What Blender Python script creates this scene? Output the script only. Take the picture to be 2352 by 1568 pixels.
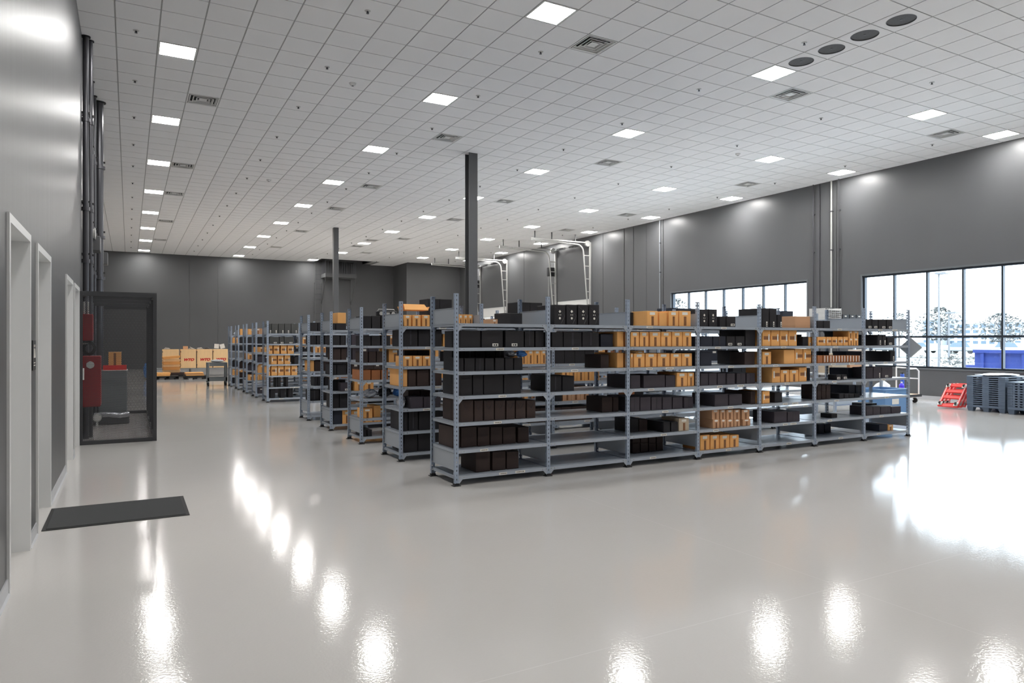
import bpy, math, random
from mathutils import Vector, Matrix
random.seed(11)
SC = bpy.context.scene
for o in list(bpy.data.objects):
    bpy.data.objects.remove(o)
COL = SC.collection
PI = math.pi

# ---------------------------------------------------------------- camera, sky, exposure
YAW = 0.5052
CAM_H = 1.594
HC = 6.566            # ceiling height
cd = bpy.data.cameras.new('camera')
cam = bpy.data.objects.new('camera', cd)
COL.objects.link(cam)
cam.location = (0, 0, CAM_H)
cam.rotation_euler = (PI / 2, 0, -YAW)
cd.sensor_width = 36
cd.lens = 1591 / 2352 * 36
cd.shift_y = -1 / 2352
cd.clip_start = 0.05
cd.clip_end = 2000
SC.camera = cam

W = bpy.data.worlds.new('sky')
SC.world = W
W.use_nodes = True
bg = W.node_tree.nodes['Background']
bg.inputs[0].default_value = (0.80, 0.90, 1.0, 1)
SKY = 5.6
bg.inputs[1].default_value = SKY
LAMP = 40.0
SC.view_settings.view_transform = 'Standard'
SC.view_settings.look = 'None'
SC.view_settings.gamma = 1
SC.view_settings.use_curve_mapping = False
SC.view_settings.exposure = 0.85
SC.cycles.max_bounces = 10
SC.cycles.diffuse_bounces = 5
SC.cycles.glossy_bounces = 4
SC.cycles.transparent_max_bounces = 24
SC.cycles.use_denoising = True
SC.cycles.sample_clamp_indirect = 8
SC.cycles.caustics_reflective = False
SC.cycles.caustics_refractive = False

# ---------------------------------------------------------------- helpers
class MB:
    def __init__(s): s.v = []; s.f = []; s.m = []
    def add(s, vs, fs, mi=0):
        n = len(s.v)
        s.v += [tuple(p) for p in vs]
        s.f += [tuple(i + n for i in f) for f in fs]
        s.m += [mi] * len(fs)
    def box(s, x0, y0, z0, x1, y1, z1, mi=0, M=None):
        vs = [(x0, y0, z0), (x1, y0, z0), (x1, y1, z0), (x0, y1, z0), (x0, y0, z1), (x1, y0, z1), (x1, y1, z1), (x0, y1, z1)]
        if M is not None: vs = [M @ Vector(p) for p in vs]
        s.add(vs, [(0, 3, 2, 1), (4, 5, 6, 7), (0, 1, 5, 4), (1, 2, 6, 5), (2, 3, 7, 6), (3, 0, 4, 7)], mi)
    def cbox(s, x0, y0, z0, x1, y1, z1, c=.003, mi=0):
        # box with chamfered edges (24 vertices)
        vs = []; idx = {}
        X = (x0, x1); Y = (y0, y1); Z = (z0, z1); sg = (1, -1)
        for i in (0, 1):
            for j in (0, 1):
                for k in (0, 1):
                    a = (X[i], Y[j] + sg[j] * c, Z[k] + sg[k] * c)
                    b = (X[i] + sg[i] * c, Y[j], Z[k] + sg[k] * c)
                    d = (X[i] + sg[i] * c, Y[j] + sg[j] * c, Z[k])
                    idx[(i, j, k)] = len(vs); vs += [a, b, d]
        g = lambda i, j, k, t: idx[(i, j, k)] + t
        fs = []
        fs += [(g(0,0,0,0), g(0,0,1,0), g(0,1,1,0), g(0,1,0,0)), (g(1,0,0,0), g(1,1,0,0), g(1,1,1,0), g(1,0,1,0))]
        fs += [(g(0,0,0,1), g(1,0,0,1), g(1,0,1,1), g(0,0,1,1)), (g(0,1,0,1), g(0,1,1,1), g(1,1,1,1), g(1,1,0,1))]
        fs += [(g(0,0,0,2), g(0,1,0,2), g(1,1,0,2), g(1,0,0,2)), (g(0,0,1,2), g(1,0,1,2), g(1,1,1,2), g(0,1,1,2))]
        for k in (0, 1):
            for j in (0, 1): fs.append((g(0,j,k,1), g(1,j,k,1), g(1,j,k,2), g(0,j,k,2)))
            for i in (0, 1): fs.append((g(i,0,k,0), g(i,1,k,0), g(i,1,k,2), g(i,0,k,2)))
        for i in (0, 1):
            for j in (0, 1): fs.append((g(i,j,0,0), g(i,j,1,0), g(i,j,1,1), g(i,j,0,1)))
        for i in (0, 1):
            for j in (0, 1):
                for k in (0, 1): fs.append((g(i,j,k,0), g(i,j,k,1), g(i,j,k,2)))
        s.add(vs, fs, mi)
    def cyl(s, p0, p1, r0, r1=None, n=12, mi=0):
        r1 = r0 if r1 is None else r1
        p0 = Vector(p0); p1 = Vector(p1); d = (p1 - p0).normalized()
        a = d.orthogonal().normalized(); b = d.cross(a)
        vs = []
        for p, r in ((p0, r0), (p1, r1)):
            for i in range(n):
                t = 2 * PI * i / n
                vs.append(p + a * (r * math.cos(t)) + b * (r * math.sin(t)))
        fs = [(i, (i + 1) % n, n + (i + 1) % n, n + i) for i in range(n)]
        fs += [tuple(reversed(range(n))), tuple(range(n, 2 * n))]
        s.add(vs, fs, mi)
    def tube(s, pts, r, n=8, mi=0):
        pts = [Vector(p) for p in pts]; vs = []; fs = []; L = len(pts); a = None
        for k, p in enumerate(pts):
            d = (pts[min(k + 1, L - 1)] - pts[max(k - 1, 0)]).normalized()
            if a is None: a = d.orthogonal().normalized()
            a = (a - d * a.dot(d)).normalized(); b = d.cross(a)
            for i in range(n):
                t = 2 * PI * (i + .5) / n
                vs.append(p + a * (r * math.cos(t)) + b * (r * math.sin(t)))
        for k in range(L - 1):
            for i in range(n):
                j = (i + 1) % n
                fs.append((k * n + i, k * n + j, (k + 1) * n + j, (k + 1) * n + i))
        fs += [tuple(reversed(range(n))), tuple(range((L - 1) * n, L * n))]
        s.add(vs, fs, mi)
    def poly(s, pts, t, mi=0):
        # extruded polygon, t is the thickness vector
        t = Vector(t); n = len(pts); P = [Vector(p) for p in pts]
        vs = P + [p + t for p in P]
        fs = [tuple(range(n)), tuple(reversed(range(n, 2 * n)))] + [(i, n + i, n + (i + 1) % n, (i + 1) % n) for i in range(n)]
        s.add(vs, fs, mi)
    def lathe(s, prof, n=16, mi=0, c=(0, 0, 0)):
        vs = []; fs = []; L = len(prof)
        for r, z in prof:
            for i in range(n):
                t = 2 * PI * i / n
                vs.append((c[0] + r * math.cos(t), c[1] + r * math.sin(t), c[2] + z))
        for k in range(L - 1):
            for i in range(n):
                j = (i + 1) % n
                fs.append((k * n + i, k * n + j, (k + 1) * n + j, (k + 1) * n + i))
        s.add(vs, fs, mi)
    def mesh(s, name, mats):
        me = bpy.data.meshes.new(name)
        me.from_pydata(s.v, [], s.f)
        for m in (mats if isinstance(mats, (list, tuple)) else [mats]): me.materials.append(m)
        if any(s.m): me.polygons.foreach_set('material_index', s.m)
        me.update()
        return me
    def build(s, name, mats, parent=None, loc=None, rz=0, smooth=False):
        return link(name, s.mesh(name, mats), parent, loc, rz, smooth)

def link(name, me, parent=None, loc=None, rz=0, smooth=False):
    o = bpy.data.objects.new(name, me)
    COL.objects.link(o)
    if parent: o.parent = parent
    if loc: o.location = loc
    if rz: o.rotation_euler.z = rz
    if smooth and me:
        me.polygons.foreach_set('use_smooth', [True] * len(me.polygons))
    return o

def tag(o, label=None, cat=None, group=None, kind=None):
    if label: o['label'] = label
    if cat: o['category'] = cat
    if group: o['group'] = group
    if kind: o['kind'] = kind
    return o

def thing(name, label, cat, loc=(0, 0, 0), rz=0, group=None):
    return tag(link(name, None, None, loc, rz), label, cat, group)

def struct(name, mb, m, parent=None):
    o = mb.build(name, m, parent)
    if parent is None: o['kind'] = 'structure'
    return o

def mat(name, c, rough=.6, metal=0.0, var=.08, scale=3.0, bump=0.0, bscale=60.0, spec=.5, coat=0.0, stretch=None, emis=None):
    m = bpy.data.materials.new(name); m.use_nodes = True
    nt = m.node_tree; N = nt.nodes; L = nt.links
    b = N['Principled BSDF']
    b.inputs['Roughness'].default_value = rough
    b.inputs['Metallic'].default_value = metal
    b.inputs['Specular IOR Level'].default_value = spec
    b.inputs['Coat Weight'].default_value = coat
    b.inputs['Base Color'].default_value = (*c, 1)
    if emis:
        b.inputs['Emission Color'].default_value = (*emis[0], 1)
        b.inputs['Emission Strength'].default_value = emis[1]
    if var or bump:
        tc = N.new('ShaderNodeTexCoord'); mp = N.new('ShaderNodeMapping')
        L.new(tc.outputs['Object'], mp.inputs[0])
        if stretch: mp.inputs['Scale'].default_value = stretch
    if var:
        no = N.new('ShaderNodeTexNoise'); no.inputs['Scale'].default_value = scale; no.inputs['Detail'].default_value = 4
        L.new(mp.outputs[0], no.inputs['Vector'])
        cr = N.new('ShaderNodeMix'); cr.data_type = 'RGBA'
        cr.inputs[6].default_value = (*[max(0, x * (1 - var)) for x in c], 1)
        cr.inputs[7].default_value = (*[min(1, x * (1 + var)) for x in c], 1)
        L.new(no.outputs[0], cr.inputs[0]); L.new(cr.outputs[2], b.inputs['Base Color'])
    if bump:
        n2 = N.new('ShaderNodeTexNoise'); n2.inputs['Scale'].default_value = bscale; n2.inputs['Detail'].default_value = 3
        L.new(mp.outputs[0], n2.inputs['Vector'])
        bp = N.new('ShaderNodeBump'); bp.inputs['Strength'].default_value = bump; bp.inputs['Distance'].default_value = .01
        L.new(n2.outputs[0], bp.inputs['Height']); L.new(bp.outputs[0], b.inputs['Normal'])
    return m

M = {}
M['wall'] = mat('wall_paint', (.108, .110, .114), .36, var=.10, scale=.7, bump=.10, bscale=6, stretch=(1, 1, .35))
M['wall_left'] = mat('wall_paint_gloss', (.105, .107, .11), .38, var=.10, scale=.7, bump=.22, bscale=3.2, stretch=(1, 2.2, .16), spec=.32)
M['wall_far'] = mat('wall_paint_far', (.092, .093, .096), .5, var=.12, scale=.5, bump=.12, bscale=5)
M['ceiling_tile'] = mat('ceiling_tile', (.94, .94, .94), .9, var=.02, scale=.4)
M['grid'] = mat('ceiling_grid', (.42, .42, .42), .6, var=0)
M['trim_light'] = mat('door_frame_paint', (.70, .705, .70), .35, var=.03)
M['base'] = mat('baseboard_grey', (.50, .51, .53), .4, var=.04)
M['steel'] = mat('shelf_steel', (.46, .51, .58), .30, metal=.25, var=.06, scale=8)
M['post'] = mat('upright_steel', (.39, .46, .57), .40, metal=.25, var=.06, scale=8)
M['panel'] = mat('side_panel_steel', (.42, .455, .50), .42, metal=.2, var=.03)
M['zinc'] = mat('zinc_bolt', (.85, .85, .82), .25, metal=.8, var=0)
M['black'] = mat('black_plastic', (.018, .018, .02), .5, var=.1)
M['k'] = mat('black_carton', (.014, .0125, .0155), .55, var=.25, scale=9, bump=.15, bscale=120)
M['g'] = mat('black_printed_carton', (.022, .021, .025), .5, var=.2, scale=9)
M['b'] = mat('navy_carton', (.022, .026, .042), .5, var=.2, scale=9)
M['p'] = mat('charcoal_carton', (.052, .043, .054), .6, var=.15, scale=9)
M['c'] = mat('grey_carton', (.075, .075, .072), .7, var=.4, scale=5)
M['d'] = mat('dark_brown_carton', (.042, .024, .020), .65, var=.25, scale=9, bump=.15, bscale=120)
M['o'] = mat('orange_carton', (.88, .45, .15), .75, var=.10, scale=5)
M['t'] = mat('tan_carton', (.60, .34, .19), .75, var=.12, scale=5)
M['r'] = mat('rust_carton', (.42, .16, .06), .75, var=.18, scale=7)
M['w'] = mat('beige_carton', (.55, .45, .33), .75, var=.1, scale=5)
M['tape'] = mat('brown_tape', (.26, .115, .05), .35, var=.3, scale=30, stretch=(1, 1, 4))
M['tapek'] = mat('dark_tape', (.045, .042, .05), .3, var=.1)
M['paper'] = mat('white_label', (.86, .83, .76), .6, var=.03)
M['ink'] = mat('black_ink', (.02, .02, .02), .6, var=0)
M['cagem'] = mat('cage_charcoal', (.055, .056, .06), .45, metal=.3, var=.05)
M['red'] = mat('red_enamel', (.38, .02, .025), .4, var=.08)
M['bred'] = mat('bright_red_paint', (.80, .035, .03), .35, var=.05)
M['greycab'] = mat('grey_enamel', (.22, .24, .25), .45, var=.04)
M['white'] = mat('white_enamel', (.78, .78, .76), .4, var=.03)
M['silver'] = mat('galvanised_rail', (.62, .62, .60), .38, metal=.5, var=.08, scale=10)
M['column'] = mat('column_paint', (.11, .112, .115), .4, var=.05)
M['pipe'] = mat('pipe_grey', (.10, .10, .11), .28, metal=.5, var=.05)
M['wood'] = mat('pale_plywood', (.88, .60, .31), .6, var=.10, scale=2, stretch=(6, 6, 1))
M['wred'] = mat('red_print', (.62, .02, .02), .5, var=0)
M['rubber'] = mat('black_rubber', (.015, .015, .016), .7, var=.1)
M['matm'] = mat('mat_pile', (.050, .052, .054), .9, var=.2, scale=200, bump=.5, bscale=400)
M['pallet'] = mat('grey_pallet_plastic', (.10, .135, .19), .5, var=.1)
M['blue'] = mat('blue_plastic', (.05, .13, .55), .4, var=.08)
M['bluecr'] = mat('pale_blue_crate', (.16, .32, .58), .35, var=.08)
M['wrap'] = mat('white_shrink_wrap', (.80, .82, .85), .25, var=.05, bump=.4, bscale=12)
M['silbag'] = mat('silver_bag', (.55, .56, .60), .25, metal=.6, var=.15, bump=.6, bscale=25)
M['bluebag'] = mat('blue_film', (.10, .30, .75), .2, var=.2, bump=.6, bscale=25)
M['frame'] = mat('window_frame', (.03, .038, .05), .4, metal=.4, var=.03)
M['sill'] = mat('window_trim', (.13, .14, .15), .45, var=.03)
M['dumps'] = mat('blue_dumpster', (.035, .06, .26), .5, var=.15)
M['asph'] = mat('asphalt', (.46, .47, .49), .9, var=.15, scale=.4)
M['lawn'] = mat('dry_ground', (.17, .17, .155), .95, var=.5, scale=.8)
M['kerb'] = mat('kerb_concrete', (.45, .45, .44), .9, var=.05)
M['bark'] = mat('bark', (.045, .04, .038), .9, var=.2)
M['leaf'] = mat('dry_leaf', (.045, .047, .043), .8, var=.5, scale=2)
M['shrub'] = mat('shrub_leaf', (.025, .026, .022), .8, var=.4, scale=4)
M['bldg'] = mat('office_wall', (.27, .29, .32), .8, var=.05, scale=.1)
M['bwin'] = mat('office_glass', (.05, .08, .11), .2, var=.1)
M['throat'] = mat('diffuser_throat', (.03, .03, .03), .8, var=0)
M['grille'] = mat('dark_grille', (.11, .11, .11), .7, var=.3, scale=40)

def glass_mat(name, tint):
    m = bpy.data.materials.new(name); m.use_nodes = True
    nt = m.node_tree; N = nt.nodes; L = nt.links; N.clear()
    out = N.new('ShaderNodeOutputMaterial'); mx = N.new('ShaderNodeMixShader')
    tr = N.new('ShaderNodeBsdfTransparent'); tr.inputs[0].default_value = (*tint, 1)
    gl = N.new('ShaderNodeBsdfGlossy'); gl.inputs['Roughness'].default_value = .02
    fr = N.new('ShaderNodeFresnel'); fr.inputs[0].default_value = 1.45
    ge = N.new('ShaderNodeNewGeometry'); iv = N.new('ShaderNodeMath'); iv.operation = 'SUBTRACT'; iv.inputs[0].default_value = 1; L.new(ge.outputs['Backfacing'], iv.inputs[1])
    mu = N.new('ShaderNodeMath'); mu.operation = 'MULTIPLY'; L.new(fr.outputs[0], mu.inputs[0]); L.new(iv.outputs[0], mu.inputs[1]); L.new(mu.outputs[0], mx.inputs[0]); L.new(tr.outputs[0], mx.inputs[1]); L.new(gl.outputs[0], mx.inputs[2]); L.new(mx.outputs[0], out.inputs[0])
    return m
M['glass'] = glass_mat('window_glass', (.93, .96, .97))
M['clear'] = glass_mat('clear_plastic', (.72, .82, .95))

def floor_mat():
    m = mat('epoxy_floor', (.50, .485, .465), .17, var=0, spec=.55)
    nt = m.node_tree; N = nt.nodes; L = nt.links; b = N['Principled BSDF']
    geo = N.new('ShaderNodeNewGeometry'); sp = N.new('ShaderNodeSeparateXYZ'); L.new(geo.outputs['Position'], sp.inputs[0])
    n1 = N.new('ShaderNodeTexNoise'); n1.inputs['Scale'].default_value = .35; n1.inputs['Detail'].default_value = 5
    L.new(geo.outputs['Position'], n1.inputs['Vector'])
    mx = N.new('ShaderNodeMix'); mx.data_type = 'RGBA'
    mx.inputs[6].default_value = (.595, .575, .55, 1); mx.inputs[7].default_value = (.66, .64, .615, 1)
    L.new(n1.outputs[0], mx.inputs[0])
    # filled control joints: thin lines at fixed spacing
    def line(sock, off, step):
        a = N.new('ShaderNodeMath'); a.operation = 'SUBTRACT'; L.new(sock, a.inputs[0]); a.inputs[1].default_value = off
        w = N.new('ShaderNodeMath'); w.operation = 'PINGPONG'; L.new(a.outputs[0], w.inputs[0]); w.inputs[1].default_value = step / 2
        c = N.new('ShaderNodeMath'); c.operation = 'LESS_THAN'; L.new(w.outputs[0], c.inputs[0]); c.inputs[1].default_value = .0022
        return c.outputs[0]
    lx = line(sp.outputs[0], 4.05, 9.14); ly = line(sp.outputs[1], 2.91, 9.14)
    mm = N.new('ShaderNodeMath'); mm.operation = 'MAXIMUM'; L.new(lx, mm.inputs[0]); L.new(ly, mm.inputs[1])
    m2 = N.new('ShaderNodeMix'); m2.data_type = 'RGBA'; L.new(mm.outputs[0], m2.inputs[0]); L.new(mx.outputs[2], m2.inputs[6])
    m2.inputs[7].default_value = (.72,.70,.68,1); L.new(m2.outputs[2], b.inputs['Base Color'])
    n2 = N.new('ShaderNodeTexNoise'); n2.inputs['Scale'].default_value = 55; n2.inputs['Detail'].default_value = 2
    L.new(geo.outputs['Position'], n2.inputs['Vector'])
    n3 = N.new('ShaderNodeTexNoise'); n3.inputs['Scale'].default_value = 1.3; n3.inputs['Detail'].default_value = 2
    L.new(geo.outputs['Position'], n3.inputs['Vector'])
    ad = N.new('ShaderNodeMath'); ad.operation = 'MULTIPLY_ADD'; L.new(n3.outputs[0], ad.inputs[0]); ad.inputs[1].default_value = 1.5; L.new(n2.outputs[0], ad.inputs[2])
    bp = N.new('ShaderNodeBump'); bp.inputs['Strength'].default_value = .11; bp.inputs['Distance'].default_value = .004
    L.new(ad.outputs[0], bp.inputs['Height']); L.new(bp.outputs[0], b.inputs['Normal'])
    rr = N.new('ShaderNodeMapRange'); L.new(n1.outputs[0], rr.inputs[0]); rr.inputs[1].default_value = .3; rr.inputs[2].default_value = .7
    rr.inputs[3].default_value = .075; rr.inputs[4].default_value = .115; L.new(rr.outputs[0], b.inputs['Roughness'])
    return m
M['floor'] = floor_mat()

# ---------------------------------------------------------------- room shell
XL, XR, YB, YF0 = -.672, 19.12, 44.2, -7.0
YSTEP = 24.4
b = MB(); b.box(-4.2, YF0 - .3, -.2, XR + .3, YB + .3, 0)
struct('floor', b, M['floor'])

# left wall with four recessed doorways
DOORS = [(5.339, 6.441), (6.894, 8.02), (9.931, 11.05), (11.36, 12.44)]
DZ = 2.405; TR = .05
b = MB(); y = YF0
for (a, c) in DOORS:
    b.box(XL - .3, y, 0, XL, a + TR, HC + .3); b.box(XL - .3, a + TR, DZ - TR, XL, c - TR, HC + .3); y = c - TR
b.box(XL - .3, y, 0, XL, YSTEP, HC + .3)
b.box(-4.2, YSTEP - .3, 0, XL - .3, YSTEP, HC + .3)
b.box(-4.2, YSTEP, 0, -3.9, YB + .3, HC + .3)
struct('wall_left', b, M['wall_left'])
for i, (a, c) in enumerate(DOORS):
    d = MB()
    d.box(XL - .26, a + TR, .006, XL - .215, c - TR, DZ - TR)
    dr = struct('door_%d' % (i + 1), d, M['trim_light'])
    f = MB()
    for (ya, yb) in ((a, a + TR), (c - TR, c)): f.box(XL - .002, ya, 0, XL + .016, yb, DZ)
    f.box(XL - .002, a + TR, DZ - TR, XL + .016, c - TR, DZ)
    for (ya, yb) in ((a + TR, a + TR + .006), (c - TR - .006, c - TR)): f.box(XL - .21, ya, 0, XL + .016, yb, DZ - TR)
    f.box(XL - .21, a + TR, DZ - TR - .006, XL + .016, c - TR, DZ - TR)
    for (ya, yb) in ((a + TR, a + TR + .022), (c - TR - .022, c - TR)): f.box(XL - .21, ya, 0, XL - .105, yb, DZ - TR - .006)
    f.box(XL - .21, a + TR, DZ - TR - .028, XL - .105, c - TR, DZ - TR - .006)
    f.build('door_frame', M['trim_light'], dr)
    hb = MB(); hb.cyl((XL - .215, a + TR + .09, 1.02), (XL - .165, a + TR + .09, 1.02), .011); hb.cyl((XL - .172, a + TR + .085, 1.02), (XL - .172, a + TR + .2, 1.02), .009)
    hb.build('door_handle', M['zinc'], dr)
b = MB(); ys = [YF0] + [q for d in DOORS for q in d] + [YSTEP]
for k in range(0, len(ys), 2):
    a, c = ys[k], ys[k + 1]
    b.add([(XL, a, 0), (XL + .022, a, 0), (XL + .010, a, .012), (XL + .008, a, .10), (XL, a, .10), (XL, c, 0), (XL + .022, c, 0), (XL + .010, c, .012), (XL + .008, c, .10), (XL, c, .10)],
          [(0, 1, 2, 3, 4), (9, 8, 7, 6, 5), (0, 5, 6, 1), (1, 6, 7, 2), (2, 7, 8, 3), (3, 8, 9, 4)])
struct('baseboard_left', b, M['base'])

# back wall, its jog and the wall behind the viewer
b = MB()
for (a, c) in ((-4.2, 3.05), (3.08, 4.57), (4.6, 12.56), (12.58, 15.42)): b.box(a, YB, 0, c, YB + .3, HC + 1.2)
b.box(-4.2, YB + .012, 0, 15.4, YB + .31, HC + 1.2)
struct('wall_back', b, M['wall_far'])
b = MB(); b.box(15.42, 41.7, 0, XR + .3, YB + .3, HC + .3); struct('wall_corner', b, M['wall_far'])
b = MB(); b.box(-1.2, YF0 - .3, 0, XR + .3, YF0, HC + .3); struct('wall_front', b, M['wall_far'])

# right wall: concrete panels with recessed joints, two window bands, two dock doors
WZ0, WZ1 = .85, 3.53
WIN = [(14.94, 21.33), (6.44, 13.016)]
DOCK = [(26.87, 29.84), (35.1, 38.5)]; DKZ = 3.6
joints = [(24.335, .05), (23.70, .04), (22.84, .02), (21.78, .04), (14.45, .05), (13.87, .02), (33.2, .03), (25.9, .03), (1.0, .03)]
b = MB()
cuts = sorted([YF0, 41.7] + [j - w / 2 for j, w in joints] + [j + w / 2 for j, w in joints] + [q for d in WIN + DOCK for q in d])
jset = {round(j - w / 2, 4) for j, w in joints}
for a, c in zip(cuts[:-1], cuts[1:]):
    if round(a, 4) in jset: continue
    md = (a + c) / 2; x1 = XR + .25
    w_ = [w for w in WIN if w[0] < md < w[1]]; d_ = [d for d in DOCK if d[0] < md < d[1]]
    if w_: b.box(XR, a, 0, x1, c, WZ0); b.box(XR, a, WZ1, x1, c, HC + .3)
    elif d_: b.box(XR, a, DKZ, x1, c, HC + .3)
    else: b.box(XR, a, 0, x1, c, HC + .3)
for j, w in joints: b.box(XR + .03, j - w / 2 - .001, 0, XR + .25, j + w / 2 + .001, HC + .3)
struct('wall_right', b, M['wall'])
b = MB()
for (a, c) in ((YF0, 26.87), (29.84, 35.1), (38.5, 41.7)): b.box(XR - .012, a, 0, XR, c, .10)
struct('baseboard_right', b, M['base'])

def window(n, a, c, npane):
    st = (c - a) / npane
    r = tag(link('window_%d' % n, None, None, (XR, a, WZ0)), kind='structure')
    x0, x1 = .06, .16; zt = WZ1 - WZ0; zm = 1.711 - WZ0
    f = MB(); f.box(x0, 0, 0, x1, c - a, .05); f.box(x0, 0, zt - .05, x1, c - a, zt)
    f.box(x0, 0, .05, x1, .05, zt - .05); f.box(x0, c - a - .05, .05, x1, c - a, zt - .05)
    f.build('window_frame', M['frame'], r)
    for k in range(1, npane):
        g = MB(); g.box(x0, k * st - .022, .05, x1, k * st + .022, zt - .05); g.build('mullion', M['frame'], r)
    for k in range(npane):
        g = MB(); ya = k * st + (.05 if k == 0 else .022); yb = (k + 1) * st - (.05 if k == npane - 1 else .022)
        g.box(x0, ya, zm - .03, x1, yb, zm + .03); g.build('transom', M['frame'], r)
        for (za, zb) in ((.05, zm - .03), (zm + .03, zt - .05)):
            g = MB(); g.box(x0 + .05, ya, za, x0 + .06, yb, zb); g.build('pane', M['glass'], r)
    s = MB(); s.box(-.03, -.05, -.035, .06, c - a + .05, 0); s.build('window_sill', M['sill'], r)
    s = MB(); s.box(-.012, -.05, zt, 0, c - a + .05, zt + .05)
    for q in (-.05, c - a): s.box(-.012, q, 0, 0, q + .05, zt)
    s.build('window_trim', M['sill'], r)
window(1, WIN[0][0], WIN[0][1], 7)
window(2, WIN[1][0], WIN[1][1], 7)

# ---------------------------------------------------------------- ceiling
T = .6096; CX0 = .73; CY0 = 8.918
OPEN = (10.25, 13.3, 42.2, YB)
cx = lambda c: CX0 + T * c
cy = lambda r: CY0 + T * r
LIGHTS = [(c, r) for c in (0, 8, 16, 24, 29) for r in range(-14, 57, 7)]
LIGHTS = [(c, r) for c, r in LIGHTS if not (c >= 24 and r == 56) and not (c == 16 and r == 56)] + [(15, 56)]
DIFF = [(c, r) for c in (1, 10, 18, 27) for r in (1, 11, 21, 28, 38, 48)] + [(16, 40), (16, 44)]
DIFF = [d for d in DIFF if d != (27, 48)]
RETURNS = [(16, -1), (16, -2), (16, -3), (16, -4)]
SPECIAL = set(LIGHTS) | set(DIFF) | set(RETURNS)
def vis(x, y, z):
    X = x * math.cos(YAW) - y * math.sin(YAW); Z = x * math.sin(YAW) + y * math.cos(YAW)
    if Z < .5: return None
    u = 1176 + 1591 * X / Z; v = 783 - 1591 * (z - CAM_H) / Z
    return Z if -60 < u < 2412 and -60 < v < 1640 else None
slab = MB(); slab.box(-4.2, YF0, HC + .05, XR + .3, OPEN[2], HC + .25)
slab.box(-4.2, OPEN[2], HC + .05, OPEN[0], YB, HC + .25); slab.box(OPEN[1], OPEN[2], HC + .05, XR + .3, YB, HC + .25)
for k in range(-9, 32):
    x = CX0 + T * (k + .5)
    if x > XR: continue
    slab.box(x - .014, YF0 if x > XL else YSTEP, HC + .009, x + .014, OPEN[2] if OPEN[0] - .1 < x < OPEN[1] else YB, HC + .03)
for r in range(-27, 59):
    y = CY0 + T * (r + .5)
    if y < YF0 or y > YB: continue
    slab.box(XL if y < YSTEP else -3.9, y - .0141, HC + .0088, OPEN[0] if y > OPEN[2] else XR, y + .0141, HC + .03)
ceil = struct('ceiling', slab, M['grid'])
tm = MB(); h = .2945; tm.box(-h, -h, 0, h, h, .014); tile_me = tm.mesh('tile', M['ceiling_tile'])
cells = []
for c in range(-9, 31):
    for r in range(-26, 59):
        x, y = cx(c), cy(r)
        if (c, r) in SPECIAL: continue
        x0, x1, y0, y1 = x - h, x + h, y - h, y + h
        x0 = max(x0, (XL if y < YSTEP else -3.9)); x1 = min(x1, XR if y < 41.7 else 15.42); y1 = min(y1, YB); y0 = max(y0, YF0)
        if x1 - x0 < .03 or y1 - y0 < .03: continue
        if x1 > OPEN[0] + .02 and x0 < OPEN[1] - .02 and y1 > OPEN[2] + .02: continue
        full = x1 - x0 > .58 and y1 - y0 > .58
        z = vis(x, y, HC)
        cells.append((z if (z and full) else 1e9, c, r, x0, y0, x1, y1))
cells.sort()
rest = MB()
for i, (z, c, r, x0, y0, x1, y1) in enumerate(cells):
    if i < 290 and z < 1e8: link('tile', tile_me, ceil, (cx(c), cy(r), HC))
    else: rest.box(x0, y0, HC, x1, y1, HC + .014)
tag(rest.build('tile', M['ceiling_tile'], ceil), kind='stuff')

ORD = ['first', 'second', 'third', 'fourth', 'fifth', 'sixth', 'seventh', 'eighth', 'ninth', 'tenth', 'eleventh', 'twelfth', 'thirteenth', 'fourteenth', 'fifteenth', 'sixteenth', 'seventeenth', 'eighteenth', 'nineteenth', 'twentieth']
# light panels
lens_m = mat('light_lens', (.9, .9, .9), .5, var=0, emis=((1, .98, .955), LAMP))
fr = MB(); q = .2985; w = .03
fr.box(-q, -q, -.004, q, -q + w, .03); fr.box(-q, q - w, -.004, q, q, .03); fr.box(-q, -q + w, -.004, -q + w, q - w, .03); fr.box(q - w, -q + w, -.004, q, q - w, .03)
fr.box(-q, -q, .03, q, q, .05)
fr_me = fr.mesh('frame', M['white'])
ln = MB(); e = q - w; ln.box(-e, -e, .0, e, e, .008); ln_me = ln.mesh('lens', lens_m)
cname = {0: 'row along the left wall', 8: 'second row from the left wall', 15: 'middle row of lights', 16: 'middle row of lights', 24: 'fourth row, one in from the window wall', 29: 'row along the window wall'}
cnt = {}
for (c, r) in sorted(LIGHTS, key=lambda t: (t[0], t[1])):
    k = (16 if c == 15 else c)
    if vis(cx(c), cy(r), HC): cnt[k] = cnt.get(k, 0) + 1; lab = 'square glowing ceiling light, %s back in the %s' % (ORD[cnt[k] - 1], cname[c])
    else: lab = 'square glowing ceiling light out of view, %s, %s' % ('nearest to the seen ones' if r == 0 else 'next to nearest' if r > -10 else 'level with viewer', {0: 'left wall row', 8: 'second row', 16: 'middle row', 24: 'fourth row', 29: 'window wall row'}[c])
    t = thing('ceiling_light', lab, 'light', (cx(c), cy(r), HC), 0, 'square ceiling lights')
    link('frame', fr_me, t); link('lens', ln_me, t)
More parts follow.
